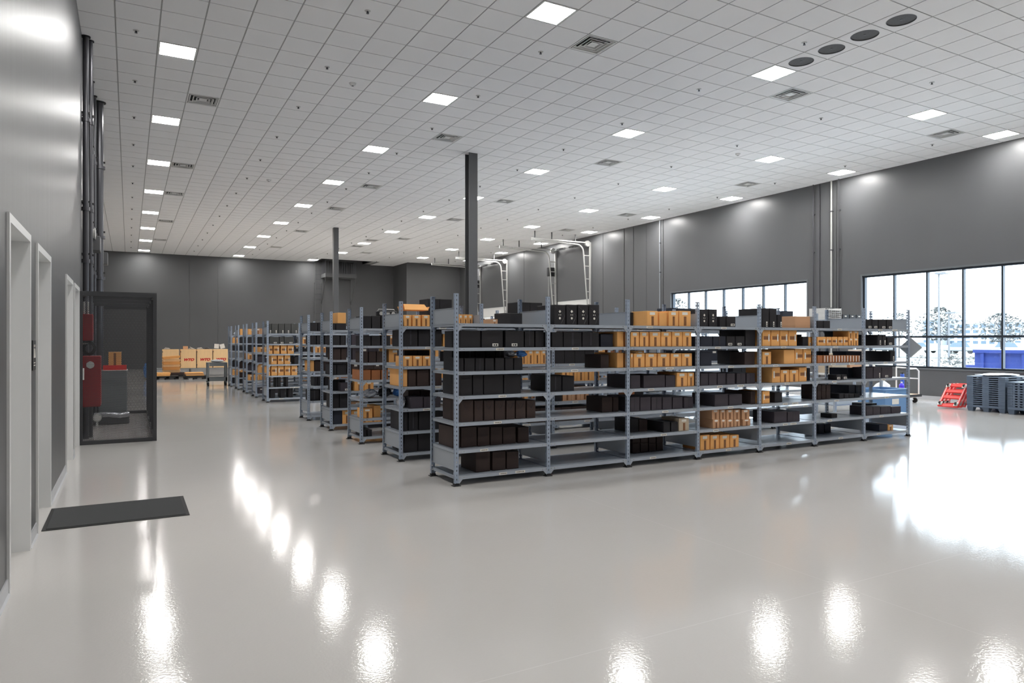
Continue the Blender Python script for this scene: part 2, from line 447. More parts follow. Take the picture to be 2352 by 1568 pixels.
# air diffusers
def ring(mb, a, z0, bq, z1, t=.003, mi=0):
    # sloping square ring from half-size a at z0 to half-size bq at z1
    A = [(-a, -a, z0), (a, -a, z0), (a, a, z0), (-a, a, z0)]; B = [(-bq, -bq, z1), (bq, -bq, z1), (bq, bq, z1), (-bq, bq, z1)]
    vs = A + B + [(x, y, z + t) for x, y, z in A + B]
    fs = []
    for i in range(4):
        j = (i + 1) % 4
        fs += [(i, j, 4 + j, 4 + i), (8 + i, 12 + i, 12 + j, 8 + j), (i, 8 + i, 8 + j, j), (4 + i, 4 + j, 12 + j, 12 + i)]
    mb.add(vs, fs, mi)
d1 = MB(); d1.box(-.3, -.3, .045, .3, .3, .05); d1_me = d1.mesh('throat', M['throat'])
d2 = MB(); ring(d2, .3, 0, .272, 0); d2_me = d2.mesh('frame', M['white'])
vm = []
for (a0, a1) in ((.262, .232), (.196, .166), (.130, .100)):
    v = MB(); ring(v, a0, -.004, a1, .030); ring(v, a0 - .001, -.004, a0 - .014, -.004); vm.append(v.mesh('vane', M['white']))
v = MB(); v.cbox(-.075, -.075, .004, .075, .075, .012, .004); vm.append(v.mesh('vane', M['white']))
names = {1: 'near the left wall lights', 10: 'beside the second light row', 18: 'beside the middle light row', 27: 'between the two window-side light rows', 16: 'close to the second far column'}
cnt = {}
for (c, r) in DIFF:
    cnt[c] = cnt.get(c, 0) + 1
    t = thing('air_diffuser', 'square louvred air diffuser %s, %s one back' % (names[c], ORD[cnt[c] - 1]), 'vent', (cx(c), cy(r), HC), 0, 'ceiling air diffusers')
    link('throat', d1_me, t); link('frame', d2_me, t)
    for me in vm: link('vane', me, t)
for k, (c, r) in enumerate(RETURNS):
    t = thing('round_ceiling_grille', 'dark round ceiling grille, %s out from the lit panel in the middle row' % ORD[k], 'vent', (cx(c), cy(r), HC), 0, 'round ceiling grilles')
    pl = MB(); n = 40; R = .212; vs = []; q = .298
    for i in range(n):
        a = 2 * PI * i / n; vs.append((R * math.cos(a), R * math.sin(a), 0))
    for i in range(n):
        a = 2 * PI * i / n; s_ = q / max(abs(math.cos(a)), abs(math.sin(a))); vs.append((s_ * math.cos(a), s_ * math.sin(a), 0))
    vs += [(x, y, .03) for x, y, z in vs[:n]]
    pl.add(vs, [(i, n + i, n + (i + 1) % n, (i + 1) % n) for i in range(n)] + [(i, (i + 1) % n, 2 * n + (i + 1) % n, 2 * n + i) for i in range(n)])
    pl.build('plate', M['ceiling_tile'], t)
    di = MB(); di.cyl((0, 0, .012), (0, 0, .02), R, n=40); di.build('grille', M['grille'], t)
    rr = MB(); ring_pts = [(R * .985 * math.cos(2 * PI * i / 40), R * .985 * math.sin(2 * PI * i / 40), .004) for i in range(41)]
    rr.tube(ring_pts, .006, 5); rr.cyl((0, 0, .006), (0, 0, .014), .02, n=10); rr.build('rim', M['column'], t)
# sprinklers and smoke detectors
sp1 = MB(); sp1.lathe([(0, -.006), (.042, -.006), (.046, 0), (0, 0)], 14); sp1_me = sp1.mesh('escutcheon', M['silver'])
sp2 = MB(); sp2.cyl((0, 0, -.035), (0, 0, 0), .011, n=8); sp2.cyl((0, 0, -.04), (0, 0, -.036), .022, n=10)
for s_ in (-1, 1): sp2.cyl((s_ * .014, 0, -.036), (s_ * .014, 0, -.005), .003, n=5)
sp2_me = sp2.mesh('deflector', M['pipe'])
snm = {-1: 'between the left wall and its light row', 4: 'midway between the first two light rows', 9: 'just inside the second light row', 15: 'beside the middle light row', 21: 'midway to the fourth light row', 28: 'beside the window wall lights'}
cnt = {}
for c in (-1, 4, 9, 15, 21, 28):
    for r in range(-6, 55, 4):
        y = cy(r) + (.08 * T); x = cx(c) - .02
        if not vis(x, y, HC) or (c > 24 and r > 50): continue
        cnt[c] = cnt.get(c, 0) + 1
        t = thing('sprinkler_head', 'small ceiling sprinkler %s, %s one back' % (snm[c], ORD[cnt[c] - 1]), 'sprinkler', (x, y, HC), 0, 'ceiling sprinkler heads')
        link('escutcheon', sp1_me, t); link('deflector', sp2_me, t)
for (c, r, lab) in ((5, 7, 'round white smoke detector near the first sprinklers, closest to the viewer'), (5, 22, 'round white smoke detector farther back beyond the left lights'), (22, 7, 'round white smoke detector over the window side of the racks')):
    t = thing('smoke_detector', lab, 'detector', (cx(c), cy(r), HC))
    m_ = MB(); m_.lathe([(0, -.05), (.035, -.05), (.05, -.035), (.065, -.012), (.07, 0), (0, 0)], 18); m_.build('housing', M['white'], t, smooth=False)
    m_ = MB(); m_.lathe([(0, -.056), (.02, -.056), (.022, -.05), (0, -.05)], 10); m_.build('sensor', M['column'], t)
# ceiling shaft over the roof platform
b = MB()
b.box(OPEN[0] - .05, OPEN[2], HC, OPEN[0], YB, HC + 1.2); b.box(OPEN[1], OPEN[2], HC, OPEN[1] + .05, YB, HC + 1.2)
b.box(OPEN[0] - .05, OPEN[2] - .05, HC, OPEN[1] + .05, OPEN[2], HC + 1.2); b.box(OPEN[0] - .05, OPEN[2] - .05, HC + 1.2, OPEN[1] + .05, YB, HC + 1.3)
struct('ceiling_shaft', b, M['wall_far'])

# ---------------------------------------------------------------- columns and pipes
def hcolumn(x, y, lab, box_=False):
    t = thing('steel_column', lab, 'column', (x, y, 0))
    m = MB()
    if box_: m.cbox(-.11, -.11, .02, .11, .11, HC, .01)
    else:
        m.box(-.125, -.125, .02, .125, -.108, HC); m.box(-.125, .108, .02, .125, .125, HC); m.box(-.008, -.108, .02, .008, .108, HC)
    m.build('shaft', M['column'], t)
    m = MB(); m.box(-.2, -.2, 0, .2, .2, .02); m.build('base_plate', M['column'], t)
    m = MB()
    for sx in (-.16, .16):
        for sy in (-.16, .16): m.cyl((sx, sy, .02), (sx, sy, .045), .015, n=6)
    m.build('bolt', M['zinc'], t)
hcolumn(7.97, 16.65, 'tall dark grey wide-flange steel column rising between the racks, nearer one')
hcolumn(7.95, 30.39, 'dark grey square steel column farther back, beside the roof ladder', True)

PIPES = [(-.615, 13.26, .045, 'dark vertical pipe on left wall, thick one nearest the doors'),
         (-.56, 13.42, .038, 'bright-edged vertical pipe standing just beyond the first wall pipe'),
         (-.625, 15.50, .035, 'thin vertical wall pipe in the middle of the pipe bank'),
         (-.61, 16.40, .032, 'thin dark vertical pipe beside the thickest riser'),
         (-.545, 16.78, .085, 'thickest vertical riser pipe at the back end of the pipe bank')]
for (x, y, r, lab) in PIPES:
    t = thing('wall_pipe', lab, 'pipe', (x, y, 0), 0, 'risers on the left wall')
    m = MB(); m.cyl((0, 0, 0), (0, 0, HC), r, n=16); m.build('pipe', M['pipe'], t, smooth=False)
    for z in (2.9, 3.75, 5.2):
        m = MB(); m.cyl((0, 0, z - .03), (0, 0, z + .03), r * 1.35, n=16); m.build('coupling', M['pipe'], t)
        m = MB(); m.box(XL - x, -.02, z + .10, 0, .02, z + .13); m.box(-r * 1.3, -.025, z + .10, r * 1.3, .025, z + .13); m.build('wall_bracket', M['black'], t)
    m = MB(); m.cyl((0, 0, HC - .02), (0, 0, HC - .001), r * 1.5, n=16); m.build('ceiling_collar', M['black'], t)
for (x, y, z, sx, sz, lab) in ((-.38, 14.2, 3.16, -.055, .26, 'dark grey boxy wall unit jutting out in front of the pipes'), (-.40, 20.5, 3.53, -.07, .31, 'smaller dark grey wall unit beyond the pipe bank')):
    t = thing('wall_unit', lab, 'fixture', (x, y, z))
    m = MB(); m.cbox(-.18, -.2, 0, sx, .2, sz, .01); m.build('housing', M['column'], t)
    m = MB(); m.box(XL - x, -.06, sz * .4, -.18, .06, sz * .6); m.build('bracket', M['column'], t)
t = thing('alarm_horn', 'white cone-shaped alarm horn on left wall above the grey unit', 'horn', (XL, 13.9, 3.44))
m = MB(); m.cyl((0, 0, 0), (.05, 0, 0), .05); m.build('base', M['white'], t)
m = MB(); m.cyl((.05, 0, 0), (.17, 0, 0), .03, .10, n=16); m.build('bell', M['white'], t)
for (y, r, mt, nm, lab) in ((14.01, .028, 'silver', 'downpipe', 'bright white vertical pipe on right wall between the two window bands'), (13.75, .018, 'pipe', 'conduit', 'thin dark conduit beside the bright pipe on the right wall'),
                        (14.66, .020, 'pipe', 'conduit', 'dark conduit with clamps beside the far window band'), (21.95, .016, 'panel', 'conduit', 'grey conduit on the right wall past the far window band')):
    t = thing(nm, lab, 'pipe', (XR - .05, y, 0))
    m = MB(); m.cyl((0, 0, 1.0 if y == 14.01 else 0), (0, 0, HC), r, n=10); m.build('pipe', M[mt], t)
    for z in (2.6, 4.4, 5.6):
        m = MB(); m.box(-r - .005, -r - .012, z, .05, r + .012, z + .03); m.build('clamp', M['pipe'], t)

# ---------------------------------------------------------------- ladder and roof platform on the back wall
t = thing('roof_platform', 'dark steel platform with railing hung high on the back wall', 'platform', (11.6, YB, 5.70))
m = MB(); m.box(-.98, -1.2, -.14, .98, 0, -.12); m.build('deck', M['column'], t)
m = MB()
for a in (-.98, .94): m.box(a, -1.2, -.12, a + .04, 0, .10)
m.box(-.94, -1.2, -.12, .94, -1.16, .10); m.build('fascia', M['column'], t)
m = MB()
for k in range(14): xx = -.95 + k * .146; m.box(xx - .012, -1.19, .1, xx + .012, -1.165, .86)
for k in range(7): yy = -1.16 + k * .17; m.box(.945, yy, .1, .965, yy + .02, .86); m.box(-.965, yy, .1, -.945, yy + .02, .86)
m.build('baluster', M['pipe'], t)
m = MB(); m.box(-.98, -1.2, .86, .98, -1.15, .90)
for a in (-.98, .93): m.box(a, -1.15, .86, a + .05, 0, .90)
m.build('handrail', M['column'], t)
for s_ in (-1, 1):
    m = MB(); m.tube([(s_ * .95, -1.15, -.13), (s_ * .95, -.02, -1.75)], .03, 6); m.box(s_ * .95 - .03, -.03, -1.9, s_ * .95 + .03, 0, -.1); m.build('brace', M['column'], t)
t = thing('wall_ladder', 'dark grey fixed ladder climbing the back wall to the ceiling', 'ladder', (10.45, YB - .18, 0))
for s_ in (-1, 1):
    m = MB(); m.box(s_ * .23 - .015, -.03, .3, s_ * .23 + .015, .03, HC - .02); m.build('rail', M['column'], t)
    for z in (1.5, 3.4, 5.2): m = MB(); m.box(s_ * .23 - .01, .03, z, s_ * .23 + .01, .18, z + .05); m.build('standoff', M['column'], t)
for k in range(19):
    m = MB(); m.cyl((-.22, 0, .6 + k * .305), (.22, 0, .6 + k * .305), .013, n=6); m.build('rung', M['pipe'], t)

# ---------------------------------------------------------------- dock doors with lift tracks
def dock_door(n, y0, y1):
    r = tag(link('door_%d' % n, None, None, (XR, y0, 0)), kind='structure')
    Wd = y1 - y0; nz = 6; ph = DKZ / nz
    for k in range(nz):
        m = MB(); m.cbox(.03, .01, k * ph + .004, .08, Wd - .01, (k + 1) * ph - .004, .008); p = m.build('door_panel', M['white'], r)
        if k == nz - 2:
            m = MB(); m.box(.022, Wd * .42, k * ph + .1, .03, Wd * .5, k * ph + .5); m.build('door_window', M['blue'], p)
    return r
dock_door(5, *DOCK[0]); dock_door(6, *DOCK[1])
def lift_track(y0, y1, lab):
    t = thing('door_lift_track', lab, 'door track', (XR, (y0 + y1) / 2, 0))
    hw = (y1 - y0) / 2
    for s_ in (-1, 1):
        yy = s_ * (hw + .03)
        m = MB(); m.box(-.10, yy - .035, 0, -.02, yy + .035, 6.25); m.build('wall_rail', M['silver'], t)
        pts = [(-.13, yy, .05), (-.16, yy, 2.6), (-.42, yy, 5.55)]
        for k in range(7):
            a = k / 6 * PI / 2; pts.append((-.44 - .36 * (1 - math.cos(a)), yy, 5.75 + .36 * math.sin(a)))
        pts += [(-1.6, yy, 6.13), (-3.3, yy, 6.16)]
        m = MB(); m.tube(pts, .035, 6); m.build('track', M['silver'], t)
        m = MB(); m.box(-3.3, yy - .03, 6.2, -.05, yy + .03, 6.25); m.build('top_rail', M['silver'], t)
        for z, d in ((2.7, .10), (3.3, .14), (3.9, .19), (4.5, .25), (5.1, .31), (5.6, .36)):
            m = MB(); m.box(-.07 - d, yy - .02, z, -.06, yy + .02, z + .04); m.build('rung', M['silver'], t)
        for xx in (-.9, -2.2, -3.1):
            m = MB(); m.box(xx - .02, yy - .02, 6.22, xx + .02, yy + .02, HC); m.build('hanger', M['column'], t)
        m = MB(); m.cyl((-.22, yy - .05, 6.18), (-.22, yy + .05, 6.18), .14, n=18); m.build('cable_drum', M['silver'], t)
    m = MB(); m.cyl((-.22, -hw, 6.18), (-.22, hw, 6.18), .016, n=8); m.build('shaft', M['column'], t)
    for s_ in (-.5, .25):
        m = MB()
        pts = [(-.22 + .05 * math.cos(a * .9), s_ * hw + a * .011, 6.18 + .05 * math.sin(a * .9)) for a in range(70)]
        m.tube(pts, .009, 4); m.build('spring', M['black'], t)
    m = MB(); m.cbox(-.42, hw + .08, 4.9, -.06, hw + .3, 5.35, .02); m.build('operator', M['black'], t)
    m = MB()
    for q in (0, 1): m.tube([(-.3 + .03 * q, hw + .33, 5.3), (-.3 + .05 * q, hw + .35, 3), (-.3 + .03 * q, hw + .33, 1.2)], .008, 5)
    m.build('chain', M['silver'], t)
lift_track(*DOCK[0], 'galvanised overhead door track on the right wall, nearer and larger of two')
lift_track(*DOCK[1], 'galvanised overhead door track on the right wall, farther one behind the steel column')

# ---------------------------------------------------------------- steel shelving
PX = 1.187; NB = 7; RD = .70; RH = 2.118; PW = .0225
LV = [1.79, 1.52, 1.255, .985, .69, .39, .105]
def upright_mesh(pitch):
    m = MB(); n = int(RH / pitch); ph = RH / n; hw, hh = .0050, .0095
    def flange(org, ux, w, hx0):
        # org corner, ux horizontal unit vector, w width, slot centred at hx0
        nrm = Vector((0, 0, 1)).cross(Vector(ux)) * .0022
        for k in range(n):
            z0 = k * ph; z1 = z0 + ph; zc = (z0 + z1) / 2
            P = lambda a, z: Vector(org) + Vector(ux) * a + Vector((0, 0, z))
            o_ = [P(0, z0), P(w, z0), P(w, z1), P(0, z1)]; i_ = [P(hx0 - hw, zc - hh), P(hx0 + hw, zc - hh), P(hx0 + hw, zc + hh), P(hx0 - hw, zc + hh)]
            vs = o_ + i_ + [p - nrm for p in o_ + i_]
            fs = []
            for a in range(4):
                b_ = (a + 1) % 4
                fs += [(a, b_, 4 + b_, 4 + a), (8 + a, 12 + a, 12 + b_, 8 + b_), (4 + a, 4 + b_, 12 + b_, 12 + a)]
            m.add(vs, fs)
    flange((-PW, 0, 0), (1, 0, 0), 2 * PW, PW)
    flange((-PW, .0, 0), (0, 1, 0), .034, .019)
    flange((PW, .0, 0), (0, 1, 0), .034, .019)
    m.cbox(-PW, 0, RH - .001, PW, .034, RH + .001, .0005)
    return m.mesh('upright', M['post'])
up_near = upright_mesh(.048); 
m = MB(); m.cbox(-.045, -.02, 0, .045, .055, .008, .002); m.box(-.028, -.006, .008, .028, .042, .03); foot_me = m.mesh('foot', M['black'])
def shelf_mesh(braced):
    m = MB(); x0, x1 = PW + .001, PX - PW - .001; y0, y1 = .002, RD - .002
    m.box(PW * .3, y0 + .003, -.004, PX - PW * .3, y1 - .003, 0) if False else m.box(x0, y0 + .002, -.004, x1, y1 - .002, 0)
    m.box(x0, y0 - .003, -.036, x1, y0 + .002, .0005); m.box(x0, y1 - .002, -.036, x1, y1 + .003, .0005)
    m.box(x0, y0 + .002, -.036, x1, y0 + .014, -.033); m.box(x0, y1 - .014, -.036, x1, y1 - .002, -.033)
    m.box(x0, y0 + .002, -.030, x0 + .003, y1 - .002, -.004); m.box(x1 - .003, y0 + .002, -.030, x1, y1 - .002, -.004)
    for k in (1, 2): m.box(x0 + .003, RD * k / 3 - .02, -.022, x1 - .003, RD * k / 3 + .02, -.004)
    for xx in (x0 + .012, x0 + .062, x1 - .062, x1 - .012):
        for (ya, yb) in ((y0 - .0055, y0 - .003), (y1 + .003, y1 + .0055)): m.cyl((xx, ya, -.016), (xx, yb, -.016), .0055, n=6, mi=1)
    if braced:
        for (xa, s_) in ((x0, 1), (x1, -1)):
            for ya in (y0 - .003, y1 + .001):
                m.poly([(xa, ya, -.036), (xa + s_ * .048, ya, -.036), (xa, ya, -.092)][::s_], (0, .002, 0))
    return m.mesh('shelf', [M['steel'], M['zinc']])
sh_me = shelf_mesh(False); shb_me = shelf_mesh(True)
# end rail of the shelves and the infill panels between uprights
m = MB(); m.box(-.006, .034, -.034, .006, RD - .034, -.002); m.box(-.012, .034, -.006, .012, RD - .034, -.002); rail_me = m.mesh('end_rail', M['steel'])
m = MB(); m.box(-.004, .034, 0, .004, RD - .034, .185); m.box(-.010, .034, .183, .010, RD - .034, .187); m.box(-.010, .034, 0, .010, RD - .034, .004); pan_me = m.mesh('side_panel', M['panel'])
tg = []
for w in (.10, .13, .055):
    m = MB(); m.box(-w / 2, -.0016, -.013, w / 2, 0, .013)
    x = -w * .36
    random.seed(int(w * 1000))
    while x < w * .34:
        d = random.uniform(.004, .010); m.box(x, -.0020, -.005, x + d, -.0016, .005, 1); x += d + .004
    tg.append(m.mesh('shelf_tag', [M['paper'], M['ink']]))
ROWS = [6.95, 8.72, 10.5, 12.33, 14.1, 18.77, 20.6, 22.43, 24.24, 26.05]
X0 = 3.15
RLAB = ['blue-grey slotted steel shelving row nearest the viewer, seven bays of seven shelves',
        'blue-grey steel shelving row directly behind the nearest row', 'third blue-grey steel shelving row from the front',
        'fourth blue-grey steel shelving row from the front', 'fifth steel shelving row, last before the gap with the column',
        'steel shelving row just past the gap, with grey labelled boxes on top', 'steel shelving row second past the column gap',
        'steel shelving row third past the column gap', 'steel shelving row second from the far end', 'farthest steel shelving row, close to the grey cart']
random.seed(5)
for ri, y in enumerate(ROWS):
    t = thing('steel_shelving', RLAB[ri], 'shelving', (X0, y, 0), 0, 'rows of slotted steel shelving')
    for i in range(NB + 1):
        for rear in (0, 1):
            u = link('upright', up_near, t, (i * PX, RD if rear else 0, 0), PI if rear else 0)
            if ri < 5 or i < 3: link('foot', foot_me, u)
        for z in (1.776, .165): link('side_panel', pan_me, t, (i * PX, 0, z))
        if i in (0, NB):
            for z in LV: link('end_rail', rail_me, t, (i * PX, 0, z))
    for i in range(NB):
        for li, z in enumerate(LV):
            s = link('shelf', shb_me if li in (0, 3, 6) else sh_me, t, (i * PX, 0, z))
            if ri < 2 or (ri == 5 and i < 2):
                n_ = random.choice((0, 1, 1, 2)) if ri else random.choice((1, 1, 1, 2, 0) if i != 1 else (0, 0, 1))
                for q in range(n_): link('shelf_tag', tg[q if q < 2 else 2], s, (random.uniform(.3, .62) + q * .38, -.0012, -.018))
# diamond panel tied to the end upright of the nearest row
t = thing('diamond_sign', 'square grey panel turned on its corner, at the window end of the nearest rack', 'sign', (X0 + NB * PX + .115, ROWS[0] + .04, 1.485), -1.026)
m = MB(); q = .165; m.poly([(-q, 0, 0), (0, 0, -q), (q, 0, 0), (0, 0, q)], (0, .006, 0)); m.build('board', M['panel'], t)
m = MB()
P4 = [(-q, .003, 0), (0, .003, -q), (q, .003, 0), (0, .003, q)]
for k in range(4): m.tube([P4[k], P4[(k + 1) % 4]], .006, 4)
m.build('edge_strip', M['white'], t)
m = MB(); m.box(-.10, .006, -.012, -.01, .012, .012); m.build('bracket', M['zinc'], t)

